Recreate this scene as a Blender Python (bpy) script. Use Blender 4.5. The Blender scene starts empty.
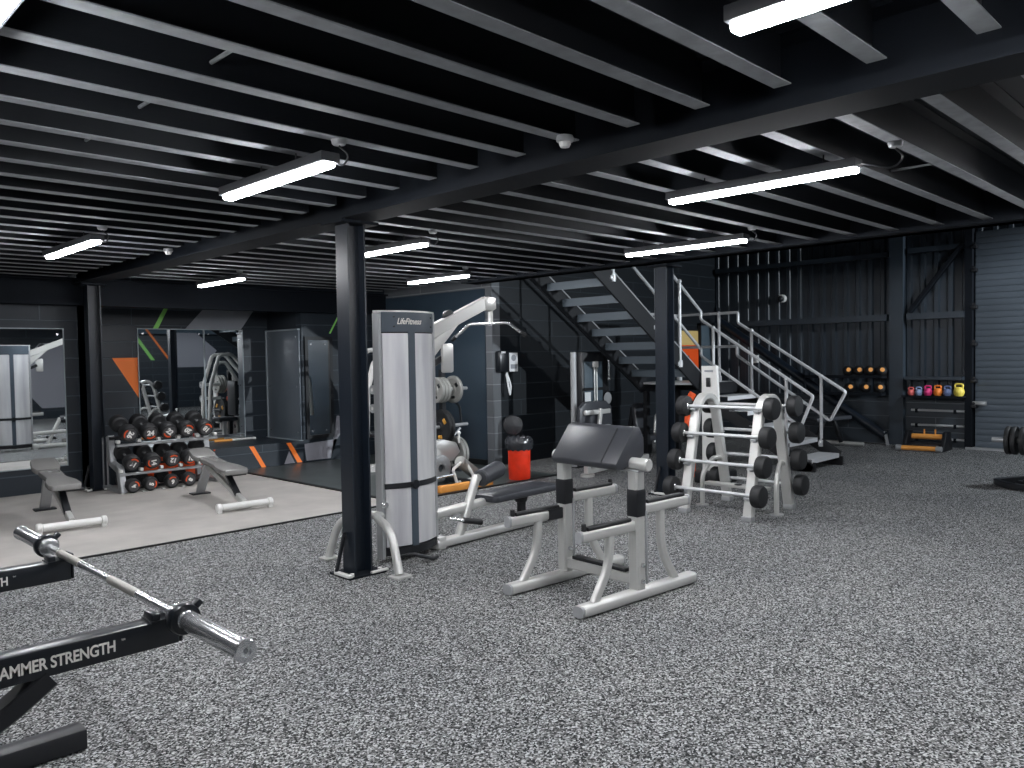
import bpy, bmesh, math, random
from mathutils import Vector, Matrix
random.seed(7)
C = bpy.context.scene.collection
PI = math.pi
sc = bpy.context.scene

# ------------------------------------------------------------------ colours and materials
def lin(c):
    return tuple((v/12.92 if v <= .04045 else ((v+.055)/1.055)**2.4) for v in (x/255 for x in c))
def mat(name, rgb, rough=.5, metal=0., noise=0., nscale=20., bump=0., bscale=200., emit=0., spec=.5, coat=0.):
    m = bpy.data.materials.new(name); m.use_nodes = True
    nt = m.node_tree; b = nt.nodes['Principled BSDF']
    c = lin(rgb)
    b.inputs['Base Color'].default_value = (*c, 1)
    b.inputs['Roughness'].default_value = rough
    b.inputs['Metallic'].default_value = metal
    b.inputs['Specular IOR Level'].default_value = spec
    if coat: b.inputs['Coat Weight'].default_value = coat
    if emit:
        b.inputs['Emission Color'].default_value = (*c, 1); b.inputs['Emission Strength'].default_value = emit
    if noise or bump:
        tc = nt.nodes.new('ShaderNodeTexCoord')
    if noise:
        n = nt.nodes.new('ShaderNodeTexNoise'); n.inputs['Scale'].default_value = nscale; n.inputs['Detail'].default_value = 5
        nt.links.new(tc.outputs['Object'], n.inputs['Vector'])
        r = nt.nodes.new('ShaderNodeValToRGB'); e = r.color_ramp.elements
        e[0].position = .3; e[1].position = .7
        e[0].color = (*[v*(1-noise) for v in c], 1); e[1].color = (*[min(1, v*(1+noise)) for v in c], 1)
        nt.links.new(n.outputs['Fac'], r.inputs['Fac']); nt.links.new(r.outputs['Color'], b.inputs['Base Color'])
    if bump:
        n2 = nt.nodes.new('ShaderNodeTexNoise'); n2.inputs['Scale'].default_value = bscale; n2.inputs['Detail'].default_value = 3
        nt.links.new(tc.outputs['Object'], n2.inputs['Vector'])
        bp = nt.nodes.new('ShaderNodeBump'); bp.inputs['Strength'].default_value = bump; bp.inputs['Distance'].default_value = .004
        nt.links.new(n2.outputs['Fac'], bp.inputs['Height']); nt.links.new(bp.outputs['Normal'], b.inputs['Normal'])
    return m

def carpet_mat():
    m = mat('carpet', (78, 80, 81), .95, spec=.12); nt = m.node_tree; b = nt.nodes['Principled BSDF']
    tc = nt.nodes.new('ShaderNodeTexCoord')
    wn = nt.nodes.new('ShaderNodeTexNoise'); wn.inputs['Scale'].default_value = 110; wn.inputs['Detail'].default_value = 2
    av = nt.nodes.new('ShaderNodeVectorMath'); av.operation = 'MULTIPLY_ADD'; av.inputs[1].default_value = (.012, .012, 0); 
    nt.links.new(tc.outputs['Object'], wn.inputs['Vector']); nt.links.new(wn.outputs['Color'], av.inputs[0]); nt.links.new(tc.outputs['Object'], av.inputs[2])
    n = nt.nodes.new('ShaderNodeTexVoronoi'); n.voronoi_dimensions = '2D'; n.inputs['Scale'].default_value = 150
    nt.links.new(av.outputs[0], n.inputs['Vector'])
    sp = nt.nodes.new('ShaderNodeSeparateColor'); nt.links.new(n.outputs['Color'], sp.inputs[0])
    r = nt.nodes.new('ShaderNodeValToRGB'); e = r.color_ramp.elements
    e[0].position = .0; e[0].color = (.016, .019, .021, 1); e[1].position = 1.; e[1].color = (.55, .56, .555, 1)
    for p, v in ((.30, .034), (.42, .12), (.68, .19), (.80, .36)):
        k = e.new(p); k.color = (v*.99, v, v*.99, 1)
    n3 = nt.nodes.new('ShaderNodeTexNoise'); n3.inputs['Scale'].default_value = 1.1; n3.inputs['Detail'].default_value = 4
    r3 = nt.nodes.new('ShaderNodeValToRGB'); r3.color_ramp.elements[0].position = .3; r3.color_ramp.elements[1].position = .7
    r3.color_ramp.elements[0].color = (.80, .81, .83, 1); r3.color_ramp.elements[1].color = (1, 1, 1, 1)
    mx = nt.nodes.new('ShaderNodeMixRGB'); mx.blend_type = 'MULTIPLY'; mx.inputs[0].default_value = 1
    nt.links.new(tc.outputs['Object'], n3.inputs['Vector'])
    nt.links.new(sp.outputs[0], r.inputs['Fac']); nt.links.new(n3.outputs['Fac'], r3.inputs['Fac'])
    nt.links.new(r.outputs['Color'], mx.inputs[1]); nt.links.new(r3.outputs['Color'], mx.inputs[2]); nt.links.new(mx.outputs[0], b.inputs['Base Color'])
    return m

def block_mat(name, axis, rgb, mortar, rough=.45):
    m = mat(name, rgb, rough); nt = m.node_tree; b = nt.nodes['Principled BSDF']
    tc = nt.nodes.new('ShaderNodeTexCoord'); sx = nt.nodes.new('ShaderNodeSeparateXYZ'); cx = nt.nodes.new('ShaderNodeCombineXYZ')
    nt.links.new(tc.outputs['Object'], sx.inputs[0]); nt.links.new(sx.outputs[axis], cx.inputs[0]); nt.links.new(sx.outputs[2], cx.inputs[1])
    br = nt.nodes.new('ShaderNodeTexBrick'); br.inputs['Scale'].default_value = 1; br.inputs['Brick Width'].default_value = 1.35; br.inputs['Row Height'].default_value = .225
    br.inputs['Mortar Size'].default_value = .007; br.inputs['Mortar Smooth'].default_value = .3; br.inputs['Bias'].default_value = 0
    c = lin(rgb)
    br.inputs['Color1'].default_value = (*c, 1); br.inputs['Color2'].default_value = (*[v*.8 for v in c], 1); br.inputs['Mortar'].default_value = (*lin(mortar), 1)
    nt.links.new(cx.outputs[0], br.inputs['Vector']); nt.links.new(br.outputs['Color'], b.inputs['Base Color'])
    bp = nt.nodes.new('ShaderNodeBump'); bp.inputs['Strength'].default_value = .6; bp.inputs['Distance'].default_value = .008; bp.invert = True
    nt.links.new(br.outputs['Fac'], bp.inputs['Height'])
    n2 = nt.nodes.new('ShaderNodeTexNoise'); n2.inputs['Scale'].default_value = 90
    bp2 = nt.nodes.new('ShaderNodeBump'); bp2.inputs['Strength'].default_value = .25; bp2.inputs['Distance'].default_value = .004
    nt.links.new(tc.outputs['Object'], n2.inputs['Vector']); nt.links.new(n2.outputs['Fac'], bp2.inputs['Height'])
    nt.links.new(bp.outputs['Normal'], bp2.inputs['Normal']); nt.links.new(bp2.outputs['Normal'], b.inputs['Normal'])
    return m

def brushed_mat():
    m = mat('brushed_shroud', (214, 214, 217), .42, .35); nt = m.node_tree; b = nt.nodes['Principled BSDF']
    tc = nt.nodes.new('ShaderNodeTexCoord'); mp = nt.nodes.new('ShaderNodeMapping'); mp.inputs['Scale'].default_value = (9, 9, .9)
    n = nt.nodes.new('ShaderNodeTexNoise'); n.inputs['Scale'].default_value = 1; n.inputs['Detail'].default_value = 4
    r = nt.nodes.new('ShaderNodeValToRGB'); r.color_ramp.elements[0].position = .3; r.color_ramp.elements[1].position = .7
    r.color_ramp.elements[0].color = (*lin((188, 188, 194)), 1); r.color_ramp.elements[1].color = (*lin((226, 226, 226)), 1)
    nt.links.new(tc.outputs['Object'], mp.inputs[0]); nt.links.new(mp.outputs[0], n.inputs['Vector']); nt.links.new(n.outputs['Fac'], r.inputs[0]); nt.links.new(r.outputs[0], b.inputs['Base Color'])
    return m

M = {}
M['carpet'] = carpet_mat()
M['beige'] = mat('beige_mat', (166, 162, 157), .75, noise=.12, nscale=2.5, bump=.15, bscale=300)
M['greenfloor'] = mat('dark_rubber_floor', (74, 80, 80), .35, noise=.2, nscale=3)
M['edge'] = mat('black_edge', (14, 15, 17), .5)
M['blockY'] = block_mat('painted_block_back', 0, (31, 40, 49), (66, 75, 83))
M['blockdark'] = block_mat('black_painted_block', 0, (19, 25, 31), (44, 51, 57))
M['jamb'] = block_mat('lit_block_edge', 1, (104, 108, 112), (136, 139, 142))  # pier block made lighter in colour for the light on its edge
M['blockX'] = block_mat('painted_block_side', 1, (58, 66, 74), (100, 106, 112))
M['wallpaint'] = mat('wall_paint', (24, 30, 38), .55, noise=.1, nscale=3)
M['boardblue'] = mat('blue_grey_board', (50, 64, 76), .35)
M['satin'] = mat('satin_grey_board', (90, 98, 106), .3)
M['sheet'] = mat('cladding', (48, 57, 66), .42, noise=.12, nscale=2)
M['roller'] = mat('roller_door_slat', (92, 101, 110), .45, noise=.08, nscale=2)
M['steel'] = mat('dark_steel', (15, 20, 27), .75, spec=.2, noise=.12, nscale=6)
M['colsteel'] = mat('column_steel', (22, 29, 38), .33)
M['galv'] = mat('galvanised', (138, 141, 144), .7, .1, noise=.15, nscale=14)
M['joistshade'] = mat('joist_web_shaded', (16, 21, 28), .7)  # same joist finish as the flange, darkened for the shade between joists
M['deck'] = mat('deck_black', (17, 25, 34), .8, noise=.1, nscale=2)
M['silver'] = mat('silver_paint', (205, 205, 202), .36, .45, bump=.03)
M['silverd'] = mat('silver_frame', (170, 172, 174), .35, .35)
M['white'] = mat('white_paint', (222, 222, 219), .4)
M['rail'] = mat('galv_handrail', (206, 208, 210), .35, .3)
M['black'] = mat('black_paint', (24, 26, 30), .42)
M['blackg'] = mat('black_gloss', (22, 26, 31), .28)
M['vinyl'] = mat('black_vinyl', (56, 58, 63), .34, bump=.12, bscale=260)
M['vinylg'] = mat('grey_vinyl', (128, 127, 125), .26, bump=.12, bscale=260)
M['rubber'] = mat('black_rubber', (28, 29, 31), .6, bump=.1, bscale=300)
M['chrome'] = mat('chrome', (222, 224, 226), .24, .9)
M['knurl'] = mat('knurled_steel', (186, 184, 178), .42, .85, bump=.35, bscale=900)
M['hdr'] = mat('header_slate', (66, 76, 86), .4)
M['brushed'] = brushed_mat()
M['mirror'] = mat('mirror_glass', (225, 230, 232), .015, 1.)
M['mirredge'] = mat('mirror_edge', (150, 160, 165), .3)
M['orange'] = mat('orange_paint', (255, 130, 46), .5)
M['green'] = mat('green_paint', (150, 224, 112), .5)
M['greypaint'] = mat('grey_paint', (146, 150, 157), .5)
M['greypaint2'] = mat('light_grey_paint', (150, 150, 158), .5)
M['binred'] = mat('red_bin', (226, 52, 22), .4, noise=.12, nscale=9)
M['bag'] = mat('bin_bag', (48, 50, 54), .16)
M['plategrey'] = mat('grey_plate_iron', (150, 150, 146), .45, .3)
M['gold'] = mat('gold_letter', (206, 150, 60), .45)
M['paper'] = mat('white_paper', (226, 228, 230), .7)
M['lamp'] = mat('lamp_diffuser', (250, 251, 255), .5, emit=110.)
M['lamphouse'] = mat('lamp_housing', (58, 60, 64), .5)
M['treaddark'] = mat('dark_tread', (78, 88, 96), .5, .2)
M['trav'] = mat('tread_plate', (222, 224, 226), .4, .3, bump=.3, bscale=60)
M['wood'] = mat('cardboard', (214, 184, 118), .7)
M['pinkred'] = mat('kettle_coral', (226, 108, 104), .5)
M['ltblue'] = mat('kettle_pale_blue', (150, 170, 206), .5)
M['magenta'] = mat('kettle_magenta', (226, 60, 128), .5)
M['korange'] = mat('kettle_orange', (244, 136, 52), .5)
M['kblue'] = mat('kettle_slate_blue', (112, 128, 170), .5)
M['kyellow'] = mat('kettle_yellow', (236, 214, 92), .5)
M['amber'] = mat('amber_foam', (236, 160, 76), .5)
M['bluegrey'] = mat('pale_blue_grey', (74, 88, 98), .5)
M['greydisc'] = mat('dumbbell_disc', (70, 70, 72), .45)
M['orangeflex'] = mat('orange_pvc', (232, 84, 24), .5)
M['numwhite'] = mat('white_numeral', (236, 236, 232), .5)
M['lettering'] = mat('white_lettering', (225, 222, 216), .5)

# ------------------------------------------------------------------ geometry helpers
def tag(o, label=None, cat=None, group=None, kind=None):
    if label: o['label'] = label
    if cat: o['category'] = cat
    if group: o['group'] = group
    if kind: o['kind'] = kind
    return o

def thing(name, label, cat, loc=(0, 0, 0), rot=0., group=None):
    o = bpy.data.objects.new(name, None); C.objects.link(o)
    o.empty_display_size = .1
    o.location = loc; o.rotation_euler = (0, 0, rot)
    return tag(o, label, cat, group)

def root_inv(p):
    while p.parent: p = p.parent
    return (Matrix.Translation(p.location) @ p.rotation_euler.to_matrix().to_4x4()).inverted() if p.type == 'EMPTY' else Matrix()

def fillet(pts, r, n=5):
    P = [Vector(p) for p in pts]; out = [P[0]]
    for i in range(1, len(P)-1):
        a, b, c = P[i-1], P[i], P[i+1]
        d1 = (a-b); d2 = (c-b); rr = min(r, d1.length*.48, d2.length*.48)
        p1 = b + d1.normalized()*rr; p2 = b + d2.normalized()*rr
        for k in range(n+1):
            t = k/n; out.append(p1*(1-t)**2 + b*2*t*(1-t) + p2*t*t)
    out.append(P[-1]); return out

class MB:
    def __init__(s, local=False): s.bm = bmesh.new(); s.mi = 0; s.local = local
    def m(s, i): s.mi = i; return s
    def _faces(s, fs):
        for f in fs: f.material_index = s.mi
    def box(s, c, d, rot=None, bev=0.):
        t = bmesh.new(); bmesh.ops.create_cube(t, size=1)
        bmesh.ops.scale(t, vec=d, verts=t.verts)
        if bev: bmesh.ops.bevel(t, geom=t.edges[:], offset=min(bev, min(d)*.45), segments=2, affect='EDGES', profile=.5)
        if rot is not None: bmesh.ops.transform(t, matrix=rot.to_4x4(), verts=t.verts)
        bmesh.ops.translate(t, vec=c, verts=t.verts); s.join(t); return s
    def bb(s, x0, x1, y0, y1, z0, z1, bev=0.):
        return s.box(((x0+x1)/2, (y0+y1)/2, (z0+z1)/2), (abs(x1-x0), abs(y1-y0), abs(z1-z0)), bev=bev)
    def join(s, t):
        vs = [s.bm.verts.new(v.co) for v in t.verts]
        t.verts.index_update()
        for f in t.faces:
            try: g = s.bm.faces.new([vs[v.index] for v in f.verts]); g.material_index = s.mi
            except ValueError: pass
        t.free()
    def sweep(s, pts, prof, up=None, cap=True):
        P = [Vector(p) for p in pts]; n = len(prof); rings = []
        T = []
        for i in range(len(P)):
            a = P[max(i-1, 0)]; b = P[min(i+1, len(P)-1)]; T.append((b-a).normalized())
        u = Vector(up) if up is not None else (Vector((0, 0, 1)) if abs(T[0].z) < .9 else Vector((1, 0, 0)))
        for i, p in enumerate(P):
            t = T[i]
            if up is not None: u = Vector(up)
            u2 = (u - t*u.dot(t))
            u2 = u2.normalized() if u2.length > 1e-6 else t.orthogonal().normalized()
            w = t.cross(u2); u = u2
            rings.append([s.bm.verts.new(p + w*x + u2*y) for x, y in prof])
        for i in range(len(P)-1):
            for k in range(n):
                f = s.bm.faces.new((rings[i][k], rings[i][(k+1) % n], rings[i+1][(k+1) % n], rings[i+1][k])); f.material_index = s.mi
        if cap:
            f = s.bm.faces.new(rings[0][::-1]); f.material_index = s.mi
            f = s.bm.faces.new(rings[-1]); f.material_index = s.mi
        return s
    def tube(s, pts, r, n=10, up=None): return s.sweep(pts, [(math.cos(2*PI*k/n)*r, math.sin(2*PI*k/n)*r) for k in range(n)], up)
    def rect(s, pts, w, h, up=None, bev=.006):
        a, b = w/2, h/2; e = min(bev, a*.6, b*.6)
        return s.sweep(pts, [(-a+e, -b), (a-e, -b), (a, -b+e), (a, b-e), (a-e, b), (-a+e, b), (-a, b-e), (-a, -b+e)], up)
    def oval(s, pts, w, h, up=None, n=16):
        pr = []
        for k in range(n):
            t = 2*PI*k/n; c, q = math.cos(t), math.sin(t)
            pr.append((math.copysign(abs(c)**.6, c)*w/2, math.copysign(abs(q)**.6, q)*h/2))
        return s.sweep(pts, pr, up)
    def cyl(s, p0, p1, r, r2=None, n=20, bev=0.):
        p0, p1 = Vector(p0), Vector(p1); d = (p1-p0); L = d.length
        r2 = r if r2 is None else r2
        if bev: return s.lathe([(0, 0), (r-bev, 0), (r, bev), (r2, L-bev), (r2-bev, L), (0, L)], p0, d, n)
        return s.lathe([(0, 0), (r, 0), (r2, L), (0, L)], p0, d, n)
    def lathe(s, prof, o, axis, n=24):
        q = Vector((0, 0, 1)).rotation_difference(Vector(axis).normalized()).to_matrix(); o = Vector(o); rings = []
        for r, z in prof:
            if r < 1e-6: rings.append([s.bm.verts.new(o + q @ Vector((0, 0, z)))])
            else: rings.append([s.bm.verts.new(o + q @ Vector((r*math.cos(2*PI*k/n), r*math.sin(2*PI*k/n), z))) for k in range(n)])
        for a, b in zip(rings, rings[1:]):
            if len(a) == 1 and len(b) == 1: continue
            for k in range(n):
                k2 = (k+1) % n
                v = (a[0], b[k2], b[k]) if len(a) == 1 else (a[k], a[k2], b[0]) if len(b) == 1 else (a[k], a[k2], b[k2], b[k])
                f = s.bm.faces.new(v); f.material_index = s.mi
        return s
    def prism(s, poly, o, u, v, t, bev=0.):
        """polygon in the u,v plane through o, extruded by vector t"""
        tb = bmesh.new(); o, u, v, t = Vector(o), Vector(u), Vector(v), Vector(t)
        a = [tb.verts.new(o+u*x+v*y) for x, y in poly]; b = [tb.verts.new(p.co+t) for p in a]; n = len(a)
        tb.faces.new(a[::-1]); tb.faces.new(b)
        for k in range(n): tb.faces.new((a[k], a[(k+1) % n], b[(k+1) % n], b[k]))
        bmesh.ops.recalc_face_normals(tb, faces=tb.faces[:])
        if bev: bmesh.ops.bevel(tb, geom=tb.edges[:], offset=bev, segments=2, affect='EDGES', profile=.5)
        s.join(tb); return s
    def sphere(s, c, r, sc_=(1, 1, 1), n=20):
        t = bmesh.new(); bmesh.ops.create_uvsphere(t, u_segments=n, v_segments=n//2, radius=r)
        bmesh.ops.scale(t, vec=sc_, verts=t.verts); bmesh.ops.translate(t, vec=c, verts=t.verts); s.join(t); return s
    def text(s, body, o, u, v, size, ext=.001, shear=0., off=0., align='CENTER', space=1., sx=1.):
        cu = bpy.data.curves.new('lettering_curve', 'FONT'); cu.body = body; cu.size = size; cu.extrude = ext; cu.shear = shear; cu.offset = off
        cu.align_x = align; cu.align_y = 'CENTER'; cu.space_character = space
        ob = bpy.data.objects.new('lettering_tmp', cu); C.objects.link(ob)
        dg = bpy.context.evaluated_depsgraph_get(); me = bpy.data.meshes.new_from_object(ob.evaluated_get(dg))
        o, u, v = Vector(o), Vector(u).normalized(), Vector(v).normalized(); w = u.cross(v)
        vs = [s.bm.verts.new(o+u*p.co.x*sx+v*p.co.y+w*p.co.z) for p in me.vertices]
        for f in me.polygons:
            try: g = s.bm.faces.new([vs[i] for i in f.vertices]); g.material_index = s.mi
            except ValueError: pass
        bpy.data.objects.remove(ob); bpy.data.curves.remove(cu); bpy.data.meshes.remove(me); return s
    def build(s, name, mats, parent=None, recalc=True, sharp=35):
        mats = mats if isinstance(mats, (list, tuple)) else [mats]
        if parent is not None and not s.local: bmesh.ops.transform(s.bm, matrix=root_inv(parent), verts=s.bm.verts)
        if recalc: bmesh.ops.recalc_face_normals(s.bm, faces=s.bm.faces[:])
        me = bpy.data.meshes.new(name); s.bm.to_mesh(me); s.bm.free()
        for k in mats: me.materials.append(M[k] if isinstance(k, str) else k)
        me.shade_smooth(); me.set_sharp_from_angle(angle=math.radians(sharp))
        o = bpy.data.objects.new(name, me); C.objects.link(o); o.parent = parent; return o

def solo(mb, name, mats, label, cat, group=None):
    """a thing that is one mesh: its origin at its own base"""
    mb.bm.verts.ensure_lookup_table(); xs = [v.co for v in mb.bm.verts]
    loc = Vector(((min(p.x for p in xs)+max(p.x for p in xs))/2, (min(p.y for p in xs)+max(p.y for p in xs))/2, min(p.z for p in xs)))
    bmesh.ops.translate(mb.bm, vec=-loc, verts=mb.bm.verts); o = mb.build(name, mats); o.location = loc
    return tag(o, label, cat, group)

def copy_tree(o, parent=None):
    c = o.copy(); C.objects.link(c)
    if parent: c.parent = parent
    for ch in list(o.children): copy_tree(ch, c)
    return c

def struct(mb, name, mats, parent=None):
    o = mb.build(name, mats, parent)
    if parent is None: o['kind'] = 'structure'
    return o
V = Vector
X_, Y_, Z_ = V((1, 0, 0)), V((0, 1, 0)), V((0, 0, 1))

# ================================================================== THE SETTING
struct(MB().bb(-4, 14, -5, 13, -.1, 0), 'floor', 'carpet')
struct(MB().bb(-3.2, 4.97, 6.68, 10.44, 0, .008), 'floor_mat', 'beige')
struct(MB().bb(-3.2, 4.97, 6.655, 6.68, 0, .014), 'trim_1', 'edge')
struct(MB().bb(4.965, 5.01, 6.66, 10.35, 0, .022), 'trim_2', 'edge')
struct(MB().bb(5.01, 7.5, 6.68, 10.35, 0, .008), 'floor_rubber', 'greenfloor')
struct(MB().bb(4.98, 7.5, 6.655, 6.68, 0, .014), 'trim_3', 'edge')

# back walls
struct(MB().bb(-3.2, 3.2, 10.45, 10.6, 0, 2.75), 'wall_back', 'blockY')
w = MB(); w.bb(3.2, 6.05, 11.36, 11.5, 0, 2.75)
w.m(1).prism([(5.05, 2.27), (5.84, 2.28), (5.62, 1.98), (4.78, 1.98)], (0, 11.361, 0), X_, Z_, (0, -.003, 0))
w.m(2).prism([(3.78, 1.58), (4.14, 1.58), (4.14, .98)], (0, 11.361, 0), X_, Z_, (0, -.003, 0))
w.m(3).prism([(4.50, 2.29), (4.56, 2.29), (4.40, 1.98), (4.33, 1.98)], (0, 11.361, 0), X_, Z_, (0, -.003, 0))
struct(w, 'wall_recess', ['blockY', 'greypaint', 'orange', 'green'])
struct(MB().bb(3.1, 3.2, 10.45, 11.4, 0, 2.75), 'wall_step', 'wallpaint')
# low plinth in front of the recess
w = MB(); w.bb(3.25, 6.05, 10.36, 11.36, 0, .33)
w.m(1).prism([(5.20, .32), (5.27, .32), (5.45, .01), (5.38, .01)], (0, 10.361, 0), X_, Z_, (0, -.003, 0))
w.m(1).prism([(5.77, .32), (5.84, .32), (6.02, .02), (5.94, .02)], (0, 10.361, 0), X_, Z_, (0, -.003, 0))
w.m(2).prism([(5.73, .02), (5.90, .02), (5.81, .2)], (0, 10.361, 0), X_, Z_, (0, -.003, 0))
w.m(3).prism([(3.72, .06), (4.55, .03), (4.72, .325), (3.86, .325)], (0, 10.361, 0), X_, Z_, (0, -.003, 0))
struct(w, 'wall_plinth', ['blockY', 'orange', 'greypaint2', 'orangeflex'])
w = MB(); w.bb(6.05, 7.7, 10.36, 10.5, 0, 2.75)
w.m(1).prism([(6.06, .28), (6.62, .31), (6.78, .5), (6.66, .66), (6.62, .66), (6.5, .03), (6.09, .03)], (0, 10.361, 0), X_, Z_, (0, -.003, 0))
w.m(2).prism([(6.70, 2.2), (6.73, 2.2), (6.55, 1.9), (6.52, 1.9)], (0, 10.361, 0), X_, Z_, (0, -.003, 0))
struct(w, 'wall_alcove', ['blockY', 'greypaint2', 'green'])
struct(MB().bb(6.05, 6.2, 10.5, 11.5, 0, 2.75), 'wall_return', 'wallpaint')
struct(MB().bb(7.55, 7.7, 7.9, 10.5, 0, 2.75), 'wall_pier', 'jamb')
struct(MB().bb(7.53, 7.55, 8.03, 10.3, .08, 2.45), 'trim_4', 'boardblue')
struct(MB().bb(7.51, 7.55, 8.03, 10.3, 0, .08), 'baseboard_pier', 'edge')
struct(MB().bb(7.7, 13.6, 7.9, 8.05, 0, 6.5), 'wall_left', 'blockdark')
w = MB(); w.bb(-3.3, 8.0, -4.15, -4.0, 0, 6.5).bb(8.0, 13.3, -4.15, -4.0, 0, 2.4).bb(8.0, 13.3, -4.15, -4.0, 4.4, 6.5).bb(13.3, 13.6, -4.15, -4.0, 0, 6.5)
w.m(1).prism([(5.6, 1.3), (6.4, 2.1), (7.6, 2.1), (7.6, .3), (6.4, .3)], (0, -4.0, 0), X_, Z_, (0, .004, 0))
w.prism([(10.7, 2.5), (11.6, 2.5), (12.3, 1.9), (11.9, 1.35), (10.7, 1.35)], (0, -4.0, 0), X_, Z_, (0, .004, 0))
w.m(2).prism([(9.4, 2.6), (9.52, 2.6), (10.2, 1.6), (10.08, 1.6)], (0, -4.0, 0), X_, Z_, (0, .004, 0))
w.m(3).prism([(9.85, 2.7), (9.93, 2.7), (10.75, 1.55), (10.67, 1.55)], (0, -4.0, 0), X_, Z_, (0, .004, 0))
struct(w, 'wall_south', ['blockY', 'greypaint2', 'green', 'orange'])
f_ = MB(); f_.bb(8.0, 13.3, -4.12, -4.0, 2.4, 2.46).bb(8.0, 13.3, -4.12, -4.0, 4.34, 4.4)
struct(f_, 'light_opening', 'steel')  # frame of an opening added in the unseen wall to let the floodlight in
struct(MB().bb(-3.3, -3.2, -4, 10.6, 0, 2.75), 'wall_west', 'blockX')
struct(MB().bb(7, 14, -14, -4.2, -.1, -.02), 'ground', 'deck')
struct(MB().bb(7.2, 13.7, -4.1, 8.1, 6.5, 6.6), 'ceiling_hall', 'deck')
struct(MB().bb(7.2, 7.3, -4.0, 7.95, 2.8, 6.5), 'wall_upper', 'wallpaint')

# far corrugated wall at X = 13.4 with steelwork
def corrug(y0, y1, z0, z1, pitch=.2, d=.035):
    m = MB(); n = int((y1-y0)/pitch); pr = []
    for i in range(n):
        y = y0 + i*pitch
        pr += [(y, 0), (y+pitch*.52, 0), (y+pitch*.62, -d), (y+pitch*.9, -d)]
    pr.append((y0+n*pitch, 0))
    lo = [m.bm.verts.new((13.42+b, a, z0)) for a, b in pr]; hi = [m.bm.verts.new((13.42+b, a, z1)) for a, b in pr]
    for i in range(len(pr)-1): m.bm.faces.new((lo[i], lo[i+1], hi[i+1], hi[i]))
    return m
w = corrug(3.5, 7.9, .78, 6.5); o = w.build('wall_right', 'sheet', sharp=20); o['kind'] = 'structure'
w = corrug(-.5, 3.5, 3.1, 6.5); o = w.build('wall_right_head', 'sheet', sharp=20); o['kind'] = 'structure'
struct(MB().bb(13.5, 13.6, -4, 8, 0, 6.5), 'wall_right_outer', 'wallpaint')
struct(MB().bb(13.36, 13.5, 3.55, 7.9, 0, .78), 'wall_right_dado', 'blockX')
struct(MB().bb(13.3, 13.42, 3.6, 4.44, 3.02, 3.1), 'trim_5', 'sheet')
struct(MB().bb(13.24, 13.42, 3.62, 4.44, 1.98, 2.08), 'trim_6', 'sheet')
struct(MB().bb(13.24, 13.42, 4.74, 7.85, 1.98, 2.08), 'trim_7', 'sheet')
struct(MB().bb(13.3, 13.42, 4.74, 7.85, 3.0, 3.08), 'trim_8', 'sheet')
struct(MB().bb(13.15, 13.42, 3.62, 4.44, 1.04, 1.09), 'trim_9', 'sheet')
struct(MB().rect([(13.32, 3.66, 3.08), (13.32, 4.42, 2.1)], .06, .1, up=X_), 'wall_shadow_bar', 'steel')  # dark bar standing in for a diagonal shadow on the wall
# sectional roller door
w = MB(); z = .03; k = 0
while z < 3.2:
    w.box((13.36, 1.55, z+.046), (.03, 3.9, .0905), bev=.007); z += .092
struct(w, 'door_1', 'roller')
fr = MB(); fr.bb(13.26, 13.42, 3.52, 3.62, 0, 3.35)
struct(fr, 'door_frame_1', 'steel')
struct(MB().bb(13.22, 13.4, -.4, 3.6, 0, .03), 'door_threshold_1', 'silverd')
d = bpy.data.objects['door_1']
for zz in (.62, 1.0, 1.55, 2.1, 2.65, 3.0):
    h = MB().bb(13.25, 13.36, 3.46, 3.54, zz, zz+.05, .008).cyl((13.26, 3.50, zz+.07), (13.3, 3.50, zz+.07), .02).build('door_hinge', 'black', d)
MB().bb(13.28, 13.35, 3.34, 3.53, .66, .72, .01).bb(13.26, 13.3, 3.36, 3.46, .67, .71, .008).build('door_latch', 'silverd', d)

# mezzanine: deck, joists, beams, columns
struct(MB().bb(-3.2, 7.2, -4.0, 11.5, 2.76, 2.85), 'ceiling', 'deck')
def ibeam(m, x, z0, z1, y0, y1, fw=.25, t=.014):
    m.bb(x-fw/2, x+fw/2, y0, y1, z0, z0+t); m.bb(x-fw/2, x+fw/2, y0, y1, z1-t, z1); m.bb(x-.006, x+.006, y0, y1, z0+t, z1-t); return m
struct(ibeam(MB(), 3.125, 2.45, 2.75, -4, 10.3), 'ceiling_beam', 'steel')
struct(MB().bb(7.12, 7.27, -4, 7.9, 2.48, 2.80).bb(7.0, 7.27, -4, 7.9, 2.48, 2.495), 'ceiling_beam_edge', 'steel')
w = MB(); w.bb(-3.2, 7.6, 10.26, 10.4, 2.2, 2.24).bb(-3.2, 7.6, 10.32, 10.34, 2.24, 2.5).bb(-3.2, 7.6, 10.26, 10.4, 2.5, 2.52)
struct(w, 'ceiling_beam_back', 'steel')
def joist(x0, x1, y):
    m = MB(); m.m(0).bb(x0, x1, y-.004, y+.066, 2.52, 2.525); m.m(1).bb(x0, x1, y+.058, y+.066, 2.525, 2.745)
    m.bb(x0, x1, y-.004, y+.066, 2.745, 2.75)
    for xe in (x0, x1):
        s = 1 if xe == x0 else -1
        m.bb(xe-.06*s, xe+.12*s, y+.068, y+.075, 2.54, 2.74)
    return m
jw = je = None
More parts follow.
